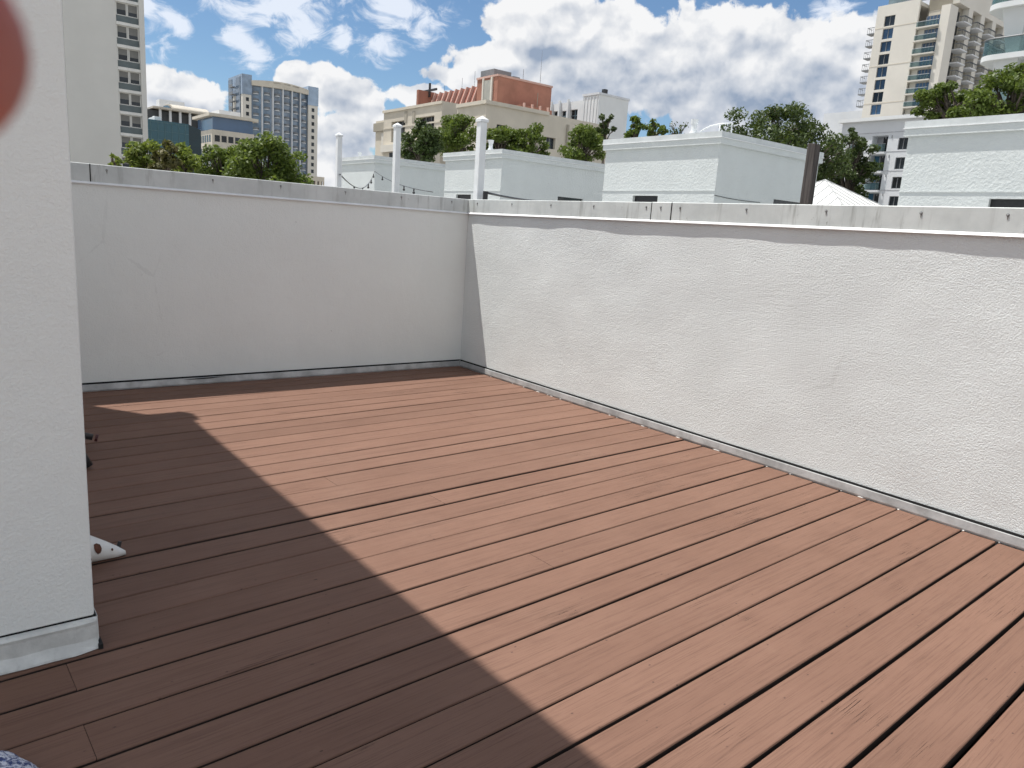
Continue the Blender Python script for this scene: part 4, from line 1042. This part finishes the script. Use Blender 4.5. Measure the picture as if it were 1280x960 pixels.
def grey_apartments():
    c = at(1150, 150, 112.0); X0 = c[0]; Y0 = c[1]-6; 
    Yof = lambda px, py: on_x(px, py, X0)[0]-Y0
    Zof = lambda px, py: Z(on_x(px, py, X0)[1])
    t = building('apartment_block', 'pale grey apartment block with stacked balconies behind the dark oak', (X0, Y0))
    D = Yof(1052, 165); zt = Zof(1105, 150.5)
    pit = (Zof(1128, 180)-Zof(1116, 253))/3.0
    wy0, wy1 = Yof(1134.5, 180), Yof(1122.5, 180); wz = Zof(1128, 179.5)
    by0, by1 = Yof(1107.5, 190), Yof(1088, 190); bz = Zof(1100, 169)
    cy0, cy1 = Yof(1078, 190), Yof(1062, 190)
    nf = 6; hs = []; wins = []; 
    for k in range(nf):
        wins.append((wy0, wy1, wz-pit*k-0.75, wz-pit*k+0.75))
        hs.append((by0, by1, bz-pit*(k+1)+.25, bz-pit*k-.05)); hs.append((cy0, cy1, bz-pit*(k+1)+.25, bz-pit*k-.05))
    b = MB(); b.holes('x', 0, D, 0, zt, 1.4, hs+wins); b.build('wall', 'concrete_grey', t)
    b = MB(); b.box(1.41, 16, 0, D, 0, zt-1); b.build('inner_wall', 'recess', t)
    b = MB(); b.box(-.5, 16.3, -.3, D+.4, zt, zt+.45); b.build('roof_band', 'white_bldg', t)
    b = MB(); b.box(1.38, 1.409, by1-(by1-by0)*.3, by1, 0, bz-pit); b.build('blue_wall', 'blue_paint', t)
    for i, w in enumerate(wins):
        b = MB(); b.pan('x', w[0], w[1], w[2], w[3], -.3, -.2); wo = b.build('window', 'glass_dark', t)
        b = MB(); b.pan('x', (w[0]+w[1])/2-.04, (w[0]+w[1])/2+.04, w[2], w[3], -.199, -.14); b.pan('x', w[0], w[0]+.07, w[2], w[3], -.199, -.13); b.pan('x', w[1]-.07, w[1], w[2], w[3], -.199, -.13)
        b.pan('x', w[0]+.07, w[1]-.07, w[3]-.07, w[3], -.198, -.14); b.pan('x', w[0]+.07, w[1]-.07, w[2], w[2]+.07, -.198, -.14); b.build('frame', 'rail', wo)
        b = MB(); b.pan('x', -.02, D, w[3]+.75, w[3]+.8, .002, .03); b.build('render_joint', 'recess', t)
        b = MB()
        for s in (0.9, 1.7): b.tube([(-.06, wy1+s, w[3]+.35), (-.06, wy1+s, w[3]+.0)], .05, 5)
        b.build('outlet_pair', 'rail', t)
        for (q0, q1) in ((by0, by1), (cy0, cy1)):
            zf = bz-pit*(i+1)+.25
            b = MB(); b.pan('x', q0-.02, q1+.02, zf-.23, zf+.02, .01, .55)
            bo = b.build('balcony', 'concrete_grey', t)
            b = MB(); b.pan('x', q0, q1, zf+.1, zf+1.0, .48, .52); b.build('railing', 'glass_rail', bo)
            b = MB(); b.pan('x', q0, q1, zf+1.001, zf+1.06, .46, .54); b.build('handrail', 'rail', bo)
            b = MB(); b.pan('x', q0+(q1-q0)*.15, q0+(q1-q0)*.6, zf, zf+2.1, -1.405, -1.36); b.build('glass_door', 'glass_dark', bo)
grey_apartments()

def cream_tower():
    c = at(1178, 70, 168.0); X0, Y0 = c[0], c[1]
    Yof = lambda px, py: on_x(px, py, X0)[0]-Y0
    Zof = lambda px, py: Z(on_x(px, py, X0)[1])
    Xof = lambda px, py: on_y(px, py, Y0)[0]-X0
    t = building('cream_tower', 'tall cream residential tower with wide front balconies and rows of small side balconies', (X0, Y0))
    yb0, yb1 = Yof(1167, 70), Yof(1139.5, 70); ye = Yof(1088.5, 70)
    zt = Zof(1120, 4); ztop = Zof(1170, 8)
    pit = (Zof(1158, 34)-Zof(1141, 118))/5.0
    zs0 = Zof(1158, 34)
    wy = Yof(1105, 70); W = Xof(1262, 90)
    wz0 = Zof(1111, 26); wpit = (Zof(1111, 26)-Zof(1094, 137))/7.0
    nf = 18
    wins = [(wy-1.05, wy+1.05, wz0-wpit*k-.95, wz0-wpit*k+.95) for k in range(nf)]
    b = MB(); b.holes('x', yb1, ye, 0, zt, .5, wins); b.box(0, 3.2, 0, yb0, 0, ztop); b.box(.80, 6, yb0, yb1, 0, ztop-3); b.box(.5, 26, ye-.5, ye, 0, zt); b.box(.5, 26, yb1, ye-.5, zt-1.0, zt-.4)
    b.box(3.2, 3.6, 0.6, yb0, 0, ztop)
    b.build('wall', 'cream', t)
    b = MB(); b.pan('x', yb1+.05, ye, -.08, .08, .002, .03); pj = b.build('panel_joint', 'beige', t)
    for k in range(nf//3): (pj if k == 0 else inst(pj, (0, 0, 0), t)).location = (0, 0, wz0-wpit*(3*k+.5))
    for k, w in enumerate(wins):
        b = MB(); b.pan('x', w[0], w[1], w[2], w[3], -.4, -.3); wo = b.build('window', 'glass_blue' if k % 3 else 'glass_dark', t)
        b = MB(); b.pan('x', (w[0]+w[1])/2-.06, (w[0]+w[1])/2+.06, w[2], w[3], -.299, -.2); b.build('frame', 'rail', wo)
    # big front balconies
    b = MB(); b.pan('x', yb0-.05, yb1, -.11, .11, -.80, .60); bo = b.build('balcony', 'cream', t)
    b = MB(); b.pan('x', yb0, yb1-.2, .2, 1.0, .50, .56); b.build('railing', 'glass_rail', bo)
    b = MB(); b.pan('x', yb0, yb1-.2, 1.001, 1.06, .48, .58); b.build('handrail', 'concrete_grey', bo)
    b = MB(); b.pan('x', yb0+.15, yb1-1.3, .14, pit-.3, -.795, -.70); b.build('glazing', 'glass_blue', bo)
    b = MB()
    for k in range(5): yy = yb0+.25+(yb1-1.7-yb0)*k/4; b.pan('x', yy-.06, yy+.06, .14, pit-.3, -.699, -.62)
    b.build('glazing_bar', 'rail', bo)
    for k in range(nf): (bo if k == 0 else inst(bo, (0, 0, 0), t)).location = (0, 0, zs0-pit*k)
    # penthouse above the balconies
    b = MB(); b.box(2.0, 12, yb0+1, yb1-1, ztop-2.99, ztop-.1); b.build('penthouse', 'beige', t)
    za = Zof(1108, 0)
    b = MB(); b.box(1.5, 1.7, ye-14, ye-1.2, zt, zt+5); b.build('glass_screen', 'glass_pale', t)
    # shaded side: piers with small balconies between, set back from the front block
    sb0 = Xof(1195, 90)
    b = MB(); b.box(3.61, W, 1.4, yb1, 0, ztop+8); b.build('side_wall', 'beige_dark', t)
    zb_ = ztop+1.0
    n = 5; pw = (W-3.6)/n
    b = MB(); b.box(-.9, .9, 0.2, 1.399, 0, zb_); pr = b.build('side_pier', 'cream', t)
    b = MB(); b.box(3.6, W+1, 0.2, 1.39, zb_+.001, zb_+7.5); b.build('crown_band', 'cream', t)
    b = MB(); b.box(3.6, W+1, 0.1, 1.5, zb_+7.6, zb_+10); b.build('crown_glass', 'glass_blue', t)
    b = MB(); b.box(-pw*.30, pw*.30, -.8, 1.39, -.10, .10); sb_ = b.build('side_balcony', 'concrete_grey', t)
    b = MB(); b.box(-pw*.30, pw*.30, -.8, -.74, .9, 1.1); b.box(-pw*.30, -pw*.30+.06, -.739, .2, .9, 1.1)
    for q in range(6): b.box(-pw*.29+q*pw*.58/5-.03, -pw*.29+q*pw*.58/5+.03, -.79, -.745, .10, .899); b.build('railing', 'rail', sb_)
    b = MB(); b.box(-pw*.2, pw*.12, 1.34, 1.395, .16, 2.4); b.build('glass_door', 'glass_dark', sb_)
    k = 0
    for i in range(n):
        if i: 
            (pr if i == 1 else inst(pr, (0, 0, 0), t)).location = (3.6+pw*i, 0, 0)
        for j in range(18):
            (sb_ if k == 0 else inst(sb_, (0, 0, 0), t)).location = (3.6+pw*(i+.5), 0, zb_-3.2-pit*j); k += 1
    # little balconies sticking out past the far left edge
    b = MB(); b.box(1.2, 3.0, ye+.01, ye+2.2, -.09, .09); b.box(1.2, 1.26, ye+.01, ye+2.2, 1.1, 1.2); b.box(1.261, 3.0, ye+2.14, ye+2.2, 1.1, 1.2)
    for q_ in range(6): b.box(1.2, 1.25, ye+.1+q_*.4, ye+.15+q_*.4, .09, 1.1); q = b.build('corner_balcony', 'rail', t)
    zq = Zof(1090, 55); pq = (Zof(1090, 55)-Zof(1078, 131))/5.0
    for j in range(-1, 9): (q if j == -1 else inst(q, (0, 0, 0), t)).location = (0, 0, zq-pq*j)
    zl = Zof(1073, 146); b = MB(); b.box(1, 14, ye+.01, ye+9, 0, zl); b.box(1, 1.1, ye+.01, ye+9, zl, zl+1.4); b.build('low_podium', 'concrete_grey', t)
cream_tower()

def white_modern():
    c = at(1252, 60, 62.0); X0, Y1 = c[0], c[1]
    Zof = lambda px, py: Z(on_x(px, py, X0)[1])
    t = building('balcony_tower', 'white modern tower with rounded balconies cut by the right edge of the photo', (X0, Y1))
    z1 = Zof(1250, 73); pit = z1-Zof(1250, 113) ; pit = max(3.2, Zof(1262, 8)-Zof(1250, 73))
    b = MB(); b.box(0.6, 14, -16, -.6, 0, z1+pit*2.2); b.build('wall', 'white_bldg', t)
    n = 10; r = 1.1
    arc = [(-.8+r-r*math.cos(math.pi/2*i/n), 1.2-r+r*math.sin(math.pi/2*i/n)) for i in range(n+1)]
    pts = [(-.8, -16)]+arc+[(14, 1.2), (14, -16)]
    b = MB(); b.prism(pts[::-1], 'z', -.22, .12); sl = b.build('balcony', 'white_bldg', t)
    arc2 = [(p[0]+.06*(1-i/n), p[1]-.06*(i/n)) for i, p in enumerate(arc)]
    b = MB(); b.prism(([(-.74, -16)]+arc2+[(5, 1.12), (5, 1.08)]+[(p[0]+.05*(1-i/n), p[1]-.05*(i/n)) for i, p in list(enumerate(arc2))[::-1]]+[(-.69, -16)])[::-1], 'z', .121, 1.1); b.build('railing', 'glass_rail', sl)
    b = MB(); b.tube([(-.72, -16, 1.14)]+[(p[0], p[1], 1.14) for p in arc2]+[(5, 1.1, 1.14)], .05, 6); b.build('handrail', 'rail', sl)
    for k in range(-4, 2): (sl if k == -4 else inst(sl, (0, 0, 0), t)).location = (0, 0, z1+pit*k)
    b = MB(); b.box(.5, .599, -4.6, -2.6, .13, pit-.5); d = b.build('glass_door', 'glass_dark', t)
    for k in range(-4, 2): (d if k == -4 else inst(d, (0, 0, 0), t)).location = (0, 0, z1+pit*k)
    b = MB(); b.add([(.1, -1.0, 0), (.1, -.3, 0), (.58, -.3, 0), (.58, -1.0, 0), (-.5, -1.3, pit-.22), (-.5, .2, pit-.22), (.58, .2, pit-.22), (.58, -1.3, pit-.22)], [(0, 3, 2, 1), (4, 5, 6, 7), (0, 1, 5, 4), (1, 2, 6, 5), (2, 3, 7, 6), (3, 0, 4, 7)])
    f = b.build('tapered_fin', 'white_bldg', t)
    for k in range(-4, 2): (f if k == -4 else inst(f, (0, 0, 0), t)).location = (0, 0, z1+pit*k+.121)
white_modern()

# ------------------------------------------------------------------ small things on the deck
def rust_paint():
    t = NT('chipped_white_enamel'); co = t.coord()
    n = t.noise(co, 14, 3, 0.5)
    f = t.ramp(n, 0.605, 0.625)
    c = t.mix(f, (0.74, 0.73, 0.69), t.mix(t.ramp(t.noise(co, 90, 3), .4, .6), (0.10, 0.035, 0.02), (0.20, 0.085, 0.05)))
    return t.out(t.bsdf(c, 0.4, t.bump(f, 0.8, 0.0015)))
M['enamel'] = rust_paint()
def chipped_foot():
    tip = on_z(157, 694)
    t = thing('metal_foot', 'white chipped metal foot with rust spots poking out from behind the pillar', 'metal foot', (tip[0], tip[1], 0))
    b = MB(); n = 12; N = 16; vs = []; fs = []
    # a flattened cone lying towards the pillar, rising away from its pointed toe
    for i in range(N+1):
        f = i/N; x = -0.50*f; y = 0.05*f
        hw = 0.010+0.14*f**0.78; hh = 0.010+0.155*f**0.78
        zc = 0.012+0.15*f
        for k in range(n):
            a = 2*math.pi*k/n; vs.append((x, y+hw*math.cos(a), max(0.004, zc+hh*math.sin(a))))
    for i in range(N):
        for k in range(n): fs.append((i*n+k, i*n+(k+1) % n, (i+1)*n+(k+1) % n, (i+1)*n+k))
    fs += [tuple(range(n)), tuple(N*n+k for k in range(n))[::-1]]
    b.add(vs, fs); sh = b.build('shell', 'enamel', t, smooth=True)
    b = MB(); b.tube([(-0.03, 0.04, 0.002), (-0.012, 0.045, 0.05)], [0.012, 0.008], 8); b.box(-0.035, 0.0, 0.036, 0.05, 0.0, 0.012); b.build('toe_clip', 'metal_dark', t)
    b = MB(); rg = random.Random(4)
    for (f, a, s) in ((0.22, 2.75, 0.022), (0.37, 2.25, 0.024), (0.36, 2.95, 0.013), (0.11, 2.6, 0.006), (0.30, 2.1, 0.007)):
        hw = 0.010+0.14*f**0.78; hh = 0.010+0.155*f**0.78; zc = 0.012+0.15*f
        def S(ff, aa):
            hw = 0.010+0.14*ff**0.78; hh = 0.010+0.155*ff**0.78; zc = 0.012+0.15*ff
            return (-0.50*ff, 0.05*ff+(hw+.0015)*math.cos(aa), max(0.004, zc+(hh+.0015)*math.sin(aa)))
        m = 9; ring = []
        for k in range(m):
            th = 2*math.pi*k/m; rr = s*rg.uniform(0.7, 1.2); ring.append(S(f+rr*1.6*math.cos(th), a+rr/hw*math.sin(th)))
        b.add([S(f, a)]+ring, [(0, 1+k, 1+(k+1) % m) for k in range(m)])
    b.build('rust_patch', plain('bare_rust', (0.13, 0.05, 0.03), 0.8, 0.4, 60), sh)
chipped_foot()

def tube_ends():
    g = on_z(108, 575); 
    t = thing('tube_frame', 'black tubular metal ends showing just past the pillar on the far deck', 'furniture frame', (g[0], g[1], 0))
    b = MB(); a = Vector(on_z(116, 546.5, 0.07))-Vector((g[0], g[1], 0))
    d = Vector((-0.55, 0.12, 0.16))
    b.tube([a, a+d*.5, a+d], 0.020, 10); b.build('bar', 'metal_dark', t, smooth=True)
    b = MB(); b.tube([a+Vector((0.012, -0.002, -0.004)), a-d*0.05], 0.023, 10); b.build('end_cap', plain('dark_red_plastic', (0.07, 0.02, 0.02), 0.5), t)
    b = MB(); c = Vector(on_z(108, 573, 0.06))-Vector((g[0], g[1], 0))
    b.tube([c+Vector((0.0, 0, -0.05)), c+Vector((-0.03, 0.01, 0.03)), c+Vector((-0.3, 0.08, 0.13))], [0.034, 0.036, 0.02], 10); b.build('foot', 'metal_dark', t, smooth=True)
    b = MB(); b.tube([a+d, a+d+Vector((-.1, .05, .4))], 0.02, 8); b.tube([c+Vector((-0.3, 0.08, 0.13)), a+d+Vector((-.05, .02, .1))], 0.02, 8); b.build('upright', 'metal_dark', t, smooth=True)
tube_ends()

def cloth():
    t0 = NT('blue_white_print'); co = t0.coord()
    v = t0.n('ShaderNodeTexVoronoi', ins={'Vector': t0.coord((1, 1, 1)), 'Scale': 60.0}); n = t0.noise(co, 55, 4, .6, 1.2)
    c = t0.mix(t0.ramp(n, .42, .56), (0.035, 0.055, 0.16), (0.62, 0.64, 0.70))
    c = t0.mix(t0.ramp(v.outputs['Distance'], .25, .15), c, (0.16, 0.22, 0.42))
    m = t0.out(t0.bsdf(c, 0.9, t0.bump(t0.noise(co, 300, 2), .5, .001)))
    from mathutils import noise as mn
    p = on_z(-56, 1020)
    b = MB(); N = 34; vs = []; fs = []
    for i in range(N+1):
        for j in range(N+1):
            x = -0.34+0.40*i/N; y = -0.30+0.36*j/N
            rr = math.hypot((x+.14)/.19, (y+.12)/.17)
            h = 0.10*max(0.0, 1-rr**2.6)**0.6
            h += 0.014*mn.noise(Vector((x*16, y*9, 1)))*min(1, h*20)+0.008*mn.noise(Vector((x*30, y*34, 4)))*min(1, h*20)
            vs.append((x, y, max(0.004, h+0.004)))
    keep = lambda i, j: math.hypot((-0.34+0.40*(i+.5)/N+.14)/.19, (-0.30+0.36*(j+.5)/N+.12)/.17) < 1.04
    for i in range(N):
        for j in range(N):
            if keep(i, j): fs.append((i*(N+1)+j, (i+1)*(N+1)+j, (i+1)*(N+1)+j+1, i*(N+1)+j+1))
    b.add(vs, fs); o = b.build('patterned_cloth', m, None, smooth=True); o.location = (p[0]+0.14, p[1]+0.12, 0)
    tag(o, 'crumpled blue and white patterned cloth at the bottom left corner', 'cloth')
    s = o.modifiers.new('thick', 'SOLIDIFY'); s.thickness = 0.003; s.offset = 1
cloth()

def photographer_hand():
    t0 = NT('skin'); co = t0.coord()
    n = t0.noise(co, 90, 4, .6); c = t0.mix(t0.ramp(n, .3, .7), (0.30, 0.085, 0.062), (0.39, 0.125, 0.092))
    m = t0.out(t0.bsdf(c, 0.5, t0.bump(t0.noise(co, 900, 2), .4, .0003), 0, .4, **{'Subsurface Weight': 0.25, 'Subsurface Radius': (0.008, 0.003, 0.002), 'Subsurface Scale': 1.0}))
    # camera frame: x right, y up, z towards the photographer
    Mx = Matrix(((_r2[0], _u2[0], -_f[0], CAM[0]), (_r2[1], _u2[1], -_f[1], CAM[1]), (_r2[2], _u2[2], -_f[2], CAM[2]), (0, 0, 0, 1)))
    pts = []; rad = []; ed = []
    def add(p, r, prev=None):
        pts.append(p); rad.append(r)
        if prev is not None: ed.append((prev, len(pts)-1))
        return len(pts)-1
    root = add((-0.205, -0.010, -0.030), 0.030)
    w = add((-0.235, -0.055, -0.005), 0.027, root)
    f1 = add((-0.262, -0.125, 0.040), 0.034, w); f2 = add((-0.285, -0.21, 0.10), 0.042, f1); add((-0.30, -0.28, 0.16), 0.044, f2)
    pm = add((-0.178, 0.022, -0.045), 0.026, root)
    TX, TY, TZ = (-61-640)/FPX*0.08, (480-64)/FPX*0.08, -0.08
    # index finger reaching over the lens side
    a = add((-0.148, 0.046, -0.060), 0.0115, pm); a = add((-0.112, 0.050, -0.080), 0.0098, a); a = add((-0.083, 0.043, -0.084), 0.0100, a); a = add((TX-0.006, TY+0.002, TZ), 0.0118, a); a = add((TX, TY, TZ), 0.0112, a); add((TX+0.0052, TY-0.001, TZ), 0.0085, a)
    # middle, ring, little: curled round the phone
    for k, (dy, L) in enumerate(((-0.002, 1.05), (-0.022, 0.98), (-0.040, 0.80))):
        a = add((-0.158-0.008*k, 0.026+dy, -0.062), 0.0108, pm if k < 2 else root); a = add((-0.128-0.012*k, 0.020+dy, -0.088*L), 0.0095, a)
        a = add((-0.108-0.014*k, 0.012+dy, -0.080*L), 0.0086, a); add((-0.104-0.014*k, 0.006+dy, -0.062*L), 0.0075, a)
    a = add((-0.176, -0.004, -0.012), 0.0135, root); a = add((-0.140, 0.010, 0.006), 0.0112, a); add((-0.112, 0.020, 0.002), 0.0095, a)
    me = bpy.data.meshes.new('person'); me.from_pydata(pts, ed, []); o = bpy.data.objects.new('person', me); C.objects.link(o); o.matrix_world = Mx
    me.materials.append(m)
    sk = o.modifiers.new('skin', 'SKIN'); sk.use_smooth_shade = True
    for i, v in enumerate(me.skin_vertices[0].data if me.skin_vertices else []): v.radius = (rad[i], rad[i]); v.use_root = (i == 0)
    if not me.skin_vertices:
        bpy.context.view_layer.objects.active = o
    ss = o.modifiers.new('sub', 'SUBSURF'); ss.levels = 2; ss.render_levels = 2
    tag(o, 'blurred fingertip of the photographer intruding at the top left corner', 'person')
    return o
photographer_hand()

# ------------------------------------------------------------------ camera and output
cd = bpy.data.cameras.new('camera'); co_ = bpy.data.objects.new('camera', cd); C.objects.link(co_)
co_.matrix_world = Matrix(((_r2[0], _u2[0], -_f[0], CAM[0]), (_r2[1], _u2[1], -_f[1], CAM[1]), (_r2[2], _u2[2], -_f[2], CAM[2]), (0, 0, 0, 1)))
cd.sensor_width = 36.0; cd.lens = FPX/1280*36.0; cd.clip_start = 0.005; cd.clip_end = 9000
cd.dof.use_dof = True; cd.dof.focus_distance = 7.0; cd.dof.aperture_fstop = 11.0
scene.camera = co_
scene.view_settings.view_transform = 'Standard'; scene.view_settings.look = 'None'
scene.view_settings.exposure = 0.36; scene.view_settings.gamma = 1.0
scene.render.engine = 'CYCLES'
scene.cycles.use_denoising = True; scene.cycles.adaptive_threshold = 0.02
scene.cycles.max_bounces = 6; scene.cycles.diffuse_bounces = 3; scene.cycles.transparent_max_bounces = 6
